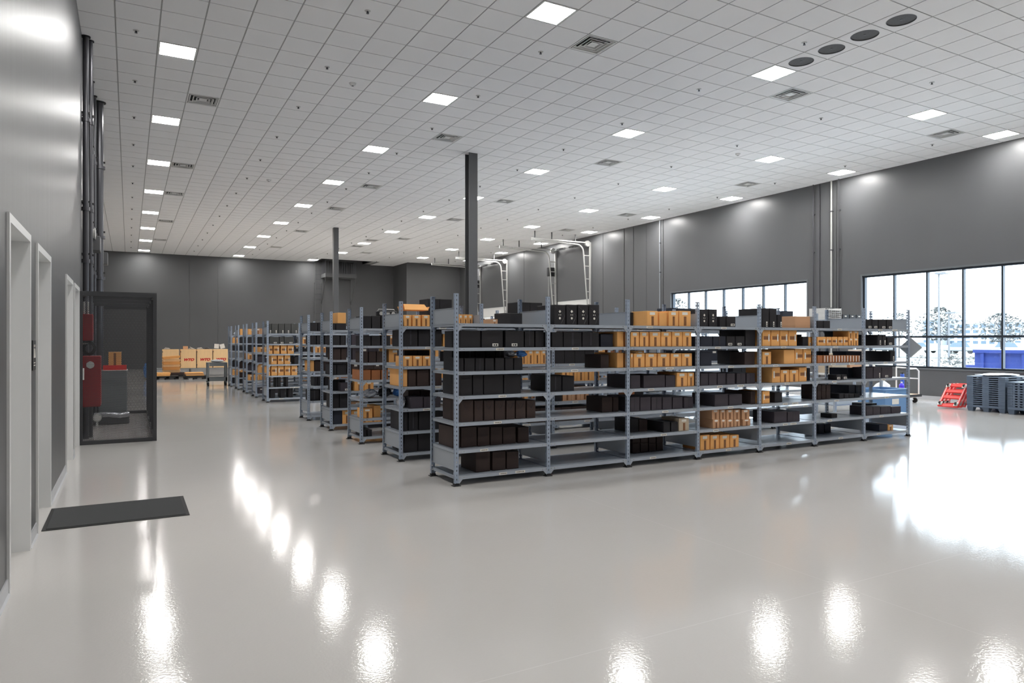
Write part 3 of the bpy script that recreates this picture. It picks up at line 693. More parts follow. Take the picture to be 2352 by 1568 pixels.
# ---------------------------------------------------------------- cartons
BOXES = [
(1,1,1,3.991,4.161,7.26,0.33,1.791,0.137,'k','n'),
(1,1,2,4.443,4.605,6.99,0.4,1.791,0.238,'k','g'),
(1,1,2,4.615,4.771,6.99,0.4,1.791,0.243,'k','g'),
(1,1,2,4.783,4.941,6.99,0.4,1.791,0.247,'k','g'),
(1,1,2,4.952,5.109,6.99,0.4,1.791,0.251,'k','g'),
(1,1,3,5.817,5.86,7.26,0.3,1.791,0.183,'k','n'),
(1,1,3,5.862,6.046,6.99,0.32,1.791,0.193,'o','l'),
(1,1,3,6.233,6.401,6.99,0.32,1.791,0.2,'o','l'),
(1,1,3,6.414,6.62,6.99,0.32,1.791,0.205,'o','l'),
(1,1,3,6.088,6.229,7.02,0.32,1.791,0.179,'o','n'),
(1,1,4,6.79,6.937,6.99,0.42,1.791,0.235,'k','g'),
(1,1,4,6.947,7.101,6.99,0.42,1.791,0.239,'k','g'),
(1,1,4,7.159,7.281,7,0.3,1.791,0.145,'k','n'),
(1,1,4,7.282,7.46,6.99,0.3,1.791,0.147,'k','s'),
(1,1,5,7.99,8.137,6.99,0.45,1.791,0.277,'k','v'),
(1,1,5,8.148,8.296,6.99,0.45,1.791,0.28,'k','v'),
(1,1,5,8.343,8.442,7.02,0.4,1.791,0.191,'k','v'),
(1,1,5,8.685,9.031,6.99,0.4,1.791,0.174,'t','n'),
(1,1,6,9.203,9.34,7,0.3,1.791,0.114,'k','n'),
(1,1,6,9.352,9.505,7,0.3,1.791,0.116,'k','n'),
(1,1,7,10.392,10.542,7,0.3,1.791,0.153,'k','s'),
(1,1,7,10.555,10.707,7,0.3,1.791,0.156,'k','s'),
(1,1,7,10.72,10.919,7,0.3,1.791,0.158,'k','s'),
(1,1,7,10.937,11.092,7,0.3,1.791,0.161,'k','s'),
(1,2,1,3.223,3.472,7.235,0.221,1.521,0.19,'k','n'),
(1,2,1,3.223,3.472,7.01,0.221,1.521,0.19,'k','n'),
(1,2,1,3.478,3.756,7,0.45,1.521,0.191,'k','s'),
(1,2,1,3.784,4.032,7,0.45,1.521,0.193,'k','s'),
(1,2,1,4.049,4.183,7.01,0.45,1.521,0.191,'k','n'),
(1,2,1,4.193,4.327,7.01,0.45,1.521,0.192,'k','n'),
(1,2,2,4.425,4.583,7.01,0.45,1.521,0.179,'k','n'),
(1,2,2,4.593,4.856,7.01,0.45,1.521,0.18,'k','n'),
(1,2,2,4.866,5.117,7.01,0.45,1.521,0.182,'k','n'),
(1,2,2,5.175,5.37,7.06,0.4,1.521,0.161,'b','n'),
(1,2,2,5.393,5.523,7.01,0.5,1.521,0.193,'o','n'),
(1,2,3,5.593,5.735,6.99,0.45,1.521,0.191,'o','l'),
(1,2,3,5.745,5.896,6.99,0.45,1.521,0.192,'o','l'),
(1,2,3,5.913,6.091,6.99,0.45,1.521,0.193,'o','l'),
(1,2,3,6.102,6.274,6.99,0.45,1.521,0.195,'o','l'),
(1,2,3,6.288,6.468,6.99,0.45,1.521,0.196,'o','l'),
(1,2,3,6.478,6.636,6.99,0.45,1.521,0.197,'o','l'),
(1,2,4,6.696,6.761,7.04,0.4,1.521,0.139,'b','n'),
(1,2,4,6.809,7.036,7.01,0.45,1.521,0.139,'b','n'),
(1,2,4,7.047,7.289,7.01,0.45,1.521,0.14,'b','n'),
(1,2,4,7.294,7.459,7,0.4,1.521,0.141,'k','s'),
(1,2,4,7.47,7.647,7,0.4,1.521,0.141,'k','s'),
(1,2,4,7.671,7.909,7.01,0.5,1.521,0.23,'k','n'),
(1,2,5,7.995,8.166,6.99,0.45,1.521,0.231,'o','h'),
(1,2,5,8.177,8.351,6.99,0.45,1.521,0.233,'o','h'),
(1,2,5,8.364,8.539,6.99,0.45,1.521,0.234,'o','h'),
(1,2,5,8.55,8.731,6.99,0.45,1.521,0.236,'o','h'),
(1,2,5,8.962,9.057,7.16,0.4,1.521,0.175,'k','n'),
(1,2,5,8.884,9.009,7.01,0.15,1.521,0.141,'k','n'),
(1,2,5,9.01,9.111,7,0.16,1.521,0.129,'o','s'),
(1,2,6,9.189,9.39,6.99,0.28,1.521,0.137,'o','h'),
(1,2,6,9.409,9.525,6.99,0.28,1.521,0.137,'o','h'),
(1,2,6,9.536,9.664,6.99,0.28,1.521,0.138,'o','h'),
(1,2,6,9.676,9.794,6.99,0.28,1.521,0.138,'o','h'),
(1,2,6,9.811,9.926,6.99,0.28,1.521,0.139,'o','h'),
(1,2,6,10.119,10.347,7.31,0.25,1.521,0.233,'k','n'),
(1,2,6,9.949,10.05,6.99,0.28,1.521,0.117,'o','l'),
(1,2,6,10.062,10.184,6.99,0.28,1.521,0.117,'o','l'),
(1,2,6,9.93,10.038,6.99,0.28,1.639,0.115,'o','l'),
(1,2,6,10.05,10.184,6.99,0.28,1.639,0.116,'o','l'),
(1,2,7,10.683,10.797,6.99,0.4,1.521,0.179,'k','v'),
(1,2,7,10.806,10.903,6.99,0.4,1.521,0.18,'k','v'),
(1,2,7,10.931,11.134,6.99,0.4,1.521,0.132,'k','s'),
(1,3,1,3.223,3.265,7.01,0.32,1.256,0.147,'k','n'),
(1,3,1,3.274,3.402,7.01,0.32,1.256,0.146,'k','n'),
(1,3,1,3.412,3.521,7.01,0.32,1.256,0.145,'k','n'),
(1,3,1,3.53,3.648,7.01,0.32,1.256,0.143,'k','n'),
(1,3,1,3.658,3.778,7.01,0.32,1.256,0.142,'k','n'),
(1,3,1,3.788,3.897,7.01,0.32,1.256,0.14,'k','n'),
(1,3,1,3.906,4.023,7.01,0.32,1.256,0.139,'k','n'),
(1,3,1,3.266,3.428,7.34,0.25,1.256,0.242,'k','n'),
(1,3,1,3.437,3.563,7.34,0.25,1.256,0.241,'k','n'),
(1,3,1,3.572,3.698,7.34,0.25,1.256,0.24,'k','n'),
(1,3,1,3.708,3.833,7.34,0.25,1.256,0.24,'k','n'),
(1,3,1,3.843,3.956,7.34,0.25,1.256,0.239,'k','n'),
(1,3,2,5.175,5.305,7.06,0.35,1.256,0.169,'d','n'),
(1,3,2,5.397,5.523,7.01,0.5,1.256,0.189,'o','n'),
(1,3,3,5.593,5.636,6.99,0.45,1.256,0.182,'o','l'),
(1,3,3,5.646,5.83,6.99,0.45,1.256,0.181,'o','l'),
(1,3,3,5.84,6.025,6.99,0.45,1.256,0.179,'o','l'),
(1,3,3,6.04,6.248,6.99,0.45,1.256,0.177,'o','l'),
(1,3,3,6.265,6.451,6.99,0.45,1.256,0.175,'o','l'),
(1,3,3,6.461,6.642,6.99,0.45,1.256,0.174,'o','l'),
(1,3,4,6.702,6.761,7.04,0.4,1.256,0.188,'b','n'),
(1,3,4,6.809,7.025,7.01,0.4,1.256,0.187,'b','n'),
(1,3,4,7.708,7.94,7.31,0.28,1.256,0.199,'k','n'),
(1,3,4,7.667,7.921,7.02,0.29,1.256,0.18,'d','n'),
(1,3,5,7.995,8.178,6.99,0.35,1.256,0.182,'o','l'),
(1,3,5,8.685,8.86,6.99,0.5,1.256,0.222,'o','h'),
(1,3,5,8.874,9.058,6.99,0.5,1.256,0.221,'o','h'),
(1,3,5,8.444,8.674,6.99,0.5,1.256,0.213,'o','n'),
(1,3,6,9.333,9.388,6.99,0.26,1.256,0.117,'r','w'),
(1,3,6,9.399,9.455,6.99,0.26,1.256,0.116,'r','w'),
(1,3,6,9.467,9.523,6.99,0.26,1.256,0.116,'r','w'),
(1,3,6,9.534,9.591,6.99,0.26,1.256,0.115,'r','w'),
(1,3,6,9.602,9.659,6.99,0.26,1.256,0.114,'r','w'),
(1,3,6,9.67,9.728,6.99,0.26,1.256,0.114,'r','w'),
(1,3,6,9.739,9.797,6.99,0.26,1.256,0.113,'r','w'),
(1,3,6,9.808,9.866,6.99,0.26,1.256,0.112,'r','w'),
(1,3,6,9.878,9.936,6.99,0.26,1.256,0.112,'r','w'),
(1,3,6,9.948,10.007,6.99,0.26,1.256,0.111,'r','w'),
(1,3,6,10.018,10.077,6.99,0.26,1.256,0.11,'r','w'),
(1,3,6,10.089,10.149,6.99,0.26,1.256,0.109,'r','w'),
(1,3,6,10.16,10.22,6.99,0.26,1.256,0.109,'r','w'),
(1,3,6,9.198,9.316,6.99,0.26,1.256,0.118,'r','n'),
(1,3,6,9.598,9.87,7.29,0.25,1.256,0.173,'b','n'),
(1,3,7,10.232,10.705,7.29,0.25,1.256,0.168,'b','n'),
(1,3,7,11.126,11.271,7.16,0.35,1.256,0.168,'k','n'),
(1,3,7,11.047,11.175,7.01,0.15,1.256,0.171,'k','v'),
(1,4,1,3.223,3.368,7.26,0.246,0.986,0.231,'k','n'),
(1,4,1,3.223,3.368,7.01,0.246,0.986,0.231,'k','n'),
(1,4,1,3.377,3.507,7.01,0.5,0.986,0.227,'k','n'),
(1,4,1,3.516,3.765,7.01,0.5,0.986,0.223,'k','n'),
(1,4,1,3.775,4,7.01,0.5,0.986,0.217,'k','n'),
(1,4,2,4.404,4.582,7.04,0.45,0.986,0.188,'k','n'),
(1,4,2,4.592,4.768,7.04,0.45,0.986,0.183,'k','n'),
(1,4,3,5.609,5.772,7.01,0.5,0.986,0.169,'p','n'),
(1,4,3,5.822,6.182,7.01,0.5,0.986,0.161,'p','n'),
(1,4,3,6.192,6.366,7.01,0.5,0.986,0.154,'p','n'),
(1,4,3,6.367,6.553,6.99,0.4,0.986,0.187,'o','l'),
(1,4,3,6.563,6.717,6.99,0.4,0.986,0.183,'o','l'),
(1,4,4,6.814,6.957,7.01,0.45,0.986,0.168,'p','n'),
(1,4,4,6.967,7.122,7.01,0.45,0.986,0.165,'p','n'),
(1,4,4,7.132,7.292,7.01,0.45,0.986,0.161,'p','n'),
(1,4,4,7.305,7.465,7.01,0.45,0.986,0.157,'p','n'),
(1,4,4,7.504,7.675,7.01,0.45,0.986,0.152,'p','n'),
(1,4,4,7.698,7.902,7.01,0.45,0.986,0.148,'p','n'),
(1,4,5,8.197,8.368,6.99,0.5,0.986,0.227,'o','h'),
(1,4,5,8.379,8.559,6.99,0.3,0.986,0.184,'o','l'),
(1,4,5,8.576,8.764,6.99,0.3,0.986,0.18,'o','l'),
(1,4,5,8.778,8.952,6.99,0.5,0.986,0.217,'o','h'),
(1,4,6,9.184,9.251,7.16,0.4,0.986,0.19,'b','n'),
(1,4,6,9.637,9.757,6.99,0.15,0.986,0.083,'k','s'),
(1,4,6,9.769,9.9,6.99,0.15,0.986,0.08,'k','s'),
(1,4,7,10.303,10.438,7.26,0.35,0.986,0.165,'b','n'),
(1,4,7,10.45,10.553,7.26,0.35,0.986,0.163,'b','n'),
(1,4,7,10.565,10.66,7.26,0.35,0.986,0.161,'b','n'),
(1,4,7,10.41,10.584,7.01,0.25,0.986,0.181,'p','n'),
(1,4,7,10.589,10.794,7,0.26,0.986,0.181,'p','v'),
(1,4,7,10.806,11.092,7,0.4,0.986,0.177,'p','s'),
(1,5,1,3.219,3.38,7.25,0.246,0.691,0.241,'d','n'),
(1,5,1,3.219,3.38,7,0.246,0.691,0.241,'d','x'),
(1,5,1,3.39,3.502,7,0.5,0.691,0.235,'d','x'),
(1,5,1,3.511,3.643,7,0.5,0.691,0.23,'d','x'),
(1,5,1,3.653,3.787,7,0.5,0.691,0.224,'d','x'),
(1,5,1,3.797,3.915,7,0.5,0.691,0.218,'d','x'),
(1,5,1,3.925,4.06,7,0.5,0.691,0.213,'d','x'),
(1,5,1,4.07,4.192,7,0.5,0.691,0.207,'d','x'),
(1,5,2,5.233,5.397,7.11,0.35,0.691,0.192,'d','n'),
(1,5,2,5.408,5.597,7.11,0.35,0.691,0.184,'d','n'),
(1,5,3,5.609,5.762,7.01,0.5,0.691,0.185,'p','n'),
(1,5,3,5.772,5.944,7.01,0.5,0.691,0.178,'p','n'),
(1,5,3,5.956,6.134,7.01,0.5,0.691,0.171,'p','n'),
(1,5,3,6.144,6.309,7.01,0.5,0.691,0.164,'p','n'),
(1,5,3,6.319,6.495,7.01,0.5,0.691,0.156,'p','n'),
(1,5,3,6.519,6.705,7.01,0.5,0.691,0.148,'p','n'),
(1,5,4,7.077,7.334,7.01,0.45,0.691,0.164,'p','n'),
(1,5,4,7.35,7.607,7.01,0.45,0.691,0.154,'p','n'),
(1,5,4,7.779,7.909,7.01,0.5,0.691,0.181,'d','n'),
(1,5,5,7.99,8.149,6.99,0.45,0.691,0.179,'o','h'),
(1,5,5,8.274,8.437,7.01,0.4,0.691,0.147,'k','n'),
(1,5,6,9.281,9.374,7.06,0.3,0.691,0.13,'d','n'),
(1,5,6,9.385,9.484,7.06,0.3,0.691,0.126,'d','n'),
(1,5,6,9.495,9.595,7.06,0.3,0.691,0.123,'d','n'),
(1,5,6,9.281,9.374,7.06,0.3,0.822,0.098,'d','n'),
(1,5,6,9.385,9.484,7.06,0.3,0.818,0.099,'d','n'),
(1,5,6,9.495,9.595,7.06,0.3,0.815,0.099,'d','n'),
(1,5,7,10.275,10.464,7.24,0.4,0.691,0.18,'b','n'),
(1,5,7,10.476,10.631,7.24,0.4,0.691,0.174,'b','n'),
(1,5,6,9.735,9.848,7.01,0.2,0.691,0.077,'k','n'),
(1,5,6,9.859,9.971,7.01,0.2,0.691,0.072,'k','n'),
(1,5,6,9.983,10.108,7.01,0.2,0.691,0.067,'k','n'),
(1,5,6,10.12,10.249,7.01,0.2,0.691,0.062,'k','n'),
(1,6,1,3.148,3.273,7.12,0.4,0.391,0.236,'d','n'),
(1,6,1,3.283,3.482,7.12,0.4,0.391,0.226,'d','n'),
(1,6,1,3.492,3.646,7.12,0.4,0.391,0.215,'d','n'),
(1,6,1,3.656,3.812,7.12,0.4,0.391,0.205,'d','n'),
(1,6,1,3.821,3.992,7.12,0.4,0.391,0.195,'d','n'),
(1,6,1,4.02,4.172,7.12,0.4,0.391,0.183,'d','n'),
(1,6,3,5.769,5.906,7.21,0.35,0.391,0.175,'k','n'),
(1,6,3,5.916,6.057,7.21,0.35,0.391,0.163,'d','n'),
(1,6,3,6.157,6.27,7.01,0.35,0.391,0.135,'k','n'),
(1,6,3,6.287,6.409,7.01,0.35,0.391,0.128,'k','n'),
(1,6,3,6.417,6.597,7,0.35,0.391,0.167,'w','l'),
(1,6,4,7.022,7.15,6.99,0.3,0.391,0.125,'t','l'),
(1,6,4,7.165,7.273,6.99,0.3,0.391,0.118,'t','l'),
(1,6,4,7.284,7.42,6.99,0.3,0.391,0.11,'t','l'),
(1,6,4,7.43,7.549,6.99,0.3,0.391,0.103,'t','l'),
(1,6,4,7.598,7.751,6.99,0.3,0.391,0.093,'t','l'),
(1,6,4,7.004,7.143,6.99,0.3,0.517,0.134,'t','l'),
(1,6,4,7.153,7.264,6.99,0.3,0.51,0.135,'t','l'),
(1,6,4,7.279,7.412,6.99,0.3,0.502,0.136,'t','l'),
(1,6,4,7.423,7.544,6.99,0.3,0.495,0.137,'t','l'),
(1,6,4,7.579,7.734,6.99,0.3,0.485,0.138,'t','l'),
(1,6,5,8.264,8.538,7.01,0.4,0.391,0.165,'p','n'),
(1,6,5,8.549,8.821,7.01,0.4,0.391,0.151,'p','n'),
(1,6,6,9.588,9.728,7.04,0.2,0.391,0.066,'k','n'),
(1,6,7,10.41,10.579,7.01,0.3,0.391,0.143,'p','n'),
(1,6,7,10.591,10.778,7.01,0.3,0.391,0.135,'p','n'),
(1,6,7,10.791,11.06,7.01,0.3,0.391,0.124,'p','n'),
(1,6,7,11.073,11.333,7.01,0.3,0.391,0.111,'p','n'),
(1,6,7,10.94,11.189,7.34,0.3,0.391,0.143,'b','n'),
(1,7,1,3.436,3.621,7.06,0.4,0.106,0.232,'d','n'),
(1,7,1,3.65,3.825,7.06,0.4,0.106,0.216,'d','n'),
(1,7,1,3.835,3.999,7.06,0.4,0.106,0.202,'d','n'),
(1,7,3,5.846,5.974,7.26,0.3,0.106,0.131,'d','n'),
(1,7,3,5.984,6.11,7.26,0.3,0.106,0.121,'d','n'),
(1,7,3,6.12,6.245,7.26,0.3,0.106,0.111,'d','n'),
(1,7,3,6.256,6.374,7.26,0.3,0.106,0.102,'d','n'),
(1,7,3,5.846,5.974,7.26,0.3,0.238,0.085,'d','n'),
(1,7,3,5.984,6.11,7.26,0.3,0.228,0.086,'d','n'),
(1,7,3,6.12,6.245,7.26,0.3,0.218,0.087,'d','n'),
(1,7,3,6.256,6.374,7.26,0.3,0.209,0.087,'d','n'),
(1,7,4,6.79,6.964,6.99,0.35,0.106,0.208,'o','l'),
(1,7,4,6.977,7.143,6.99,0.35,0.106,0.196,'o','l'),
(1,7,4,7.158,7.339,6.99,0.35,0.106,0.184,'o','l'),
(1,7,4,7.352,7.525,6.99,0.35,0.106,0.171,'o','l'),
(1,7,6,9.713,9.849,7.36,0.28,0.106,0.15,'b','n'),
(1,7,6,9.861,10.009,7.36,0.28,0.106,0.141,'b','n'),
(1,7,7,10.793,11.013,7.04,0.35,0.106,0.109,'b','n'),
(1,7,7,11.025,11.172,7.04,0.3,0.106,0.093,'o','l'),
(2,1,1,3.206,3.315,8.77,0.35,1.791,0.151,'o','l'),
(2,1,1,3.325,3.448,8.77,0.35,1.791,0.153,'o','l'),
(2,1,1,3.466,3.578,8.77,0.35,1.791,0.156,'o','l'),
(2,2,1,3.201,3.402,8.77,0.45,1.521,0.224,'k','n'),
(2,2,1,3.413,3.578,8.77,0.45,1.521,0.226,'k','n'),
(2,2,1,3.592,3.754,8.77,0.45,1.521,0.227,'k','n'),
(2,3,1,3.185,3.32,8.76,0.3,1.256,0.14,'o','l'),
(2,3,1,3.331,3.461,8.76,0.3,1.256,0.138,'o','l'),
(2,3,1,3.471,3.597,8.76,0.3,1.256,0.137,'o','l'),
(2,3,1,3.331,3.523,9.09,0.3,1.256,0.208,'d','n'),
(2,3,1,3.532,3.705,9.09,0.3,1.256,0.207,'d','n'),
(2,4,1,3.262,3.374,8.76,0.5,0.986,0.223,'d','n'),
(2,4,1,3.387,3.562,8.76,0.5,0.986,0.22,'d','n'),
(2,4,1,3.573,3.75,8.76,0.5,0.986,0.216,'d','n'),
(2,4,1,3.178,3.252,8.76,0.5,0.986,0.229,'o','n'),
(2,5,1,3.297,3.474,8.76,0.25,0.691,0.15,'p','n'),
(2,5,1,3.485,3.58,8.76,0.25,0.691,0.145,'p','n'),
(2,5,1,3.591,3.732,8.76,0.25,0.691,0.14,'p','n'),
(2,5,1,3.37,3.543,9.05,0.35,0.691,0.219,'d','n'),
(2,5,1,3.553,3.698,9.05,0.35,0.691,0.213,'d','n'),
(2,6,1,3.187,3.264,8.78,0.5,0.391,0.263,'k','n'),
(2,6,1,3.273,3.411,8.78,0.5,0.391,0.257,'k','n'),
(2,6,1,3.421,3.588,8.78,0.5,0.391,0.249,'k','n'),
(2,6,1,3.599,3.777,8.78,0.5,0.391,0.24,'k','n'),
(2,7,1,3.218,3.402,8.78,0.5,0.106,0.274,'k','n'),
(2,7,1,3.412,3.615,8.78,0.5,0.106,0.261,'k','n'),
(2,7,1,3.624,3.795,8.78,0.5,0.106,0.248,'k','n'),
(3,1,1,3.186,3.317,10.55,0.4,1.791,0.196,'k','n'),
(3,1,1,3.327,3.469,10.55,0.4,1.791,0.199,'k','n'),
(3,1,1,3.479,3.636,10.55,0.4,1.791,0.202,'k','n'),
(3,2,1,3.186,3.313,10.55,0.4,1.521,0.156,'k','n'),
(3,2,1,3.323,3.465,10.55,0.4,1.521,0.156,'k','n'),
(3,2,1,3.475,3.636,10.55,0.4,1.521,0.157,'k','n'),
(3,3,1,3.138,3.268,10.55,0.4,1.256,0.173,'d','n'),
(3,3,1,3.278,3.396,10.55,0.4,1.256,0.172,'d','n'),
(3,3,1,3.406,3.555,10.55,0.4,1.256,0.171,'d','n'),
(3,4,1,3.112,3.174,10.56,0.5,0.986,0.157,'r','n'),
(3,4,1,3.184,3.316,10.56,0.5,0.986,0.155,'r','n'),
(3,4,1,3.326,3.472,10.56,0.5,0.986,0.152,'r','n'),
(3,4,1,3.482,3.599,10.56,0.5,0.986,0.149,'r','n'),
(3,6,1,3.177,3.337,10.54,0.3,0.391,0.149,'o','l'),
(3,6,1,3.377,3.491,10.61,0.35,0.391,0.182,'o','n'),
(3,7,1,3.182,3.248,10.55,0.4,0.106,0.106,'k','n'),
(3,7,1,3.258,3.333,10.55,0.4,0.106,0.101,'k','n'),
(4,1,1,3.183,3.237,12.38,0.4,1.791,0.119,'k','n'),
(4,1,1,3.246,3.433,12.38,0.4,1.791,0.12,'k','n'),
(4,1,1,3.273,3.428,12.38,0.4,1.912,0.191,'o','n'),
(4,2,1,3.183,3.313,12.38,0.4,1.521,0.175,'k','n'),
(4,2,1,3.327,3.428,12.38,0.4,1.521,0.175,'k','n'),
(4,3,1,3.2,3.33,12.38,0.4,1.256,0.201,'d','n'),
(4,3,1,3.339,3.433,12.38,0.4,1.256,0.2,'d','n'),
(4,4,1,3.125,3.254,12.38,0.5,0.986,0.185,'k','n'),
(4,4,1,3.263,3.433,12.38,0.5,0.986,0.182,'k','n'),
(4,5,1,3.232,3.474,12.59,0.3,0.691,0.188,'k','n'),
(4,5,1,3.325,3.507,12.37,0.2,0.691,0.15,'p','s'),
(4,6,1,3.169,3.307,12.39,0.4,0.391,0.282,'k','n'),
(4,6,1,3.317,3.496,12.39,0.4,0.391,0.276,'k','n'),
(5,1,1,3.183,3.337,14.15,0.4,1.791,0.174,'k','n'),
(5,1,1,3.346,3.488,14.15,0.4,1.791,0.176,'k','n'),
(5,2,1,3.183,3.308,14.15,0.4,1.521,0.187,'k','n'),
(5,2,1,3.318,3.469,14.15,0.4,1.521,0.188,'k','n'),
(5,2,1,3.479,3.565,14.15,0.4,1.521,0.188,'k','n'),
(5,4,1,3.18,3.27,14.15,0.45,0.986,0.213,'o','n'),
(5,4,1,3.281,3.403,14.15,0.45,0.986,0.209,'d','n'),
(5,4,1,3.413,3.565,14.15,0.45,0.986,0.207,'d','n'),
(5,5,1,3.271,3.337,14.15,0.3,0.691,0.173,'k','n'),
(5,5,1,3.346,3.469,14.15,0.3,0.691,0.171,'k','n'),
(5,5,1,3.479,3.565,14.15,0.3,0.691,0.168,'k','n'),
(5,6,1,3.183,3.374,14.15,0.4,0.391,0.213,'k','n'),
(5,6,1,3.384,3.565,14.15,0.4,0.391,0.207,'k','n'),
(6,1,1,3.18,3.247,18.82,0.45,1.791,0.254,'c','v'),
(6,1,1,3.256,3.419,18.82,0.45,1.791,0.256,'c','v'),
(6,1,1,3.428,3.573,18.82,0.45,1.791,0.258,'c','v'),
(6,1,1,3.583,3.745,18.82,0.45,1.791,0.26,'c','v'),
(6,1,1,3.754,3.926,18.82,0.45,1.791,0.262,'c','v'),
(6,2,1,3.066,3.174,18.82,0.45,1.521,0.179,'c','s'),
(6,2,1,3.195,3.442,18.82,0.45,1.521,0.18,'c','s'),
(6,2,1,3.451,3.566,18.82,0.45,1.521,0.18,'c','s'),
(6,2,1,3.575,3.816,18.82,0.45,1.521,0.181,'c','s'),
(6,3,1,3.165,3.276,18.82,0.35,1.256,0.246,'o','h'),
(6,3,1,3.305,3.45,18.82,0.35,1.256,0.245,'o','h'),
(6,3,1,3.486,3.639,18.82,0.35,1.256,0.245,'o','h'),
(6,3,1,3.662,3.819,18.82,0.35,1.256,0.244,'o','h'),
(6,4,1,3.241,3.385,18.82,0.35,0.986,0.255,'o','h'),
(6,4,1,3.409,3.558,18.82,0.35,0.986,0.254,'o','h'),
(6,4,1,3.579,3.729,18.82,0.35,0.986,0.252,'o','h'),
(6,4,1,3.828,3.936,18.83,0.4,0.986,0.185,'k','n'),
(6,5,1,3.074,3.22,18.82,0.35,0.691,0.293,'o','h'),
(6,5,1,3.244,3.396,18.82,0.35,0.691,0.29,'o','h'),
(6,5,1,3.412,3.561,18.82,0.35,0.691,0.288,'o','h'),
(6,5,1,3.583,3.732,18.82,0.35,0.691,0.285,'o','h'),
(6,5,1,3.756,3.907,18.82,0.35,0.691,0.282,'o','h'),
(6,6,1,3.18,3.234,18.82,0.4,0.391,0.279,'k','n'),
(6,6,1,3.362,3.403,18.82,0.4,0.391,0.276,'k','n'),
(6,6,1,3.412,3.488,18.82,0.4,0.391,0.272,'k','n'),
(6,6,1,3.616,3.675,18.82,0.4,0.391,0.269,'k','n'),
(6,7,1,3.238,3.358,18.88,0.4,0.106,0.311,'k','n'),
(6,7,1,3.492,3.613,18.88,0.4,0.106,0.303,'k','n'),
(6,7,1,3.688,3.808,18.88,0.4,0.106,0.295,'k','n'),
]

KN = {'k': ('black_carton', 'black carton'), 'g': ('black_carton', 'black carton with pale printed emblem'), 'b': ('black_carton', 'plain navy-black carton'), 'p': ('charcoal_carton', 'charcoal carton'),
      'c': ('grey_carton', 'mottled grey carton'), 'd': ('brown_carton', 'dark brown carton'), 'o': ('orange_carton', 'orange cardboard carton'), 't': ('tan_carton', 'tan cardboard carton'), 'r': ('rust_carton', 'narrow rust-brown carton'), 'w': ('beige_carton', 'beige cardboard carton')}
SHN = ['top shelf', 'second shelf down', 'third shelf down', 'middle shelf', 'fifth shelf down', 'sixth shelf down', 'bottom shelf']
def decal(nm, x0, z0, x1, z1, m_, parent, y=-.0014, t=.0014):
    d = MB(); d.box(x0, y, z0, x1, y + t, z1); return d.build(nm, m_, parent)
random.seed(3)
grp = {}
recs = []
for rec in BOXES:
    row, lv, bay, x0, x1, y, dp, z, h, kd, dc = rec
    if not (1 <= lv <= 7): continue
    up = z > LV[lv - 1] + .02
    rear = (y - ROWS[row - 1]) > .2
    key = (row, lv, bay, KN[kd][1], up, rear)
    grp.setdefault(key, []).append(len(recs)); recs.append((rec, key, up, rear))
for key in grp: grp[key].sort(key=lambda i: recs[i][0][3])
RN = ['nearest rack', 'second rack row', 'third rack row', 'fourth rack row', 'fifth rack row', 'first rack past the gap']
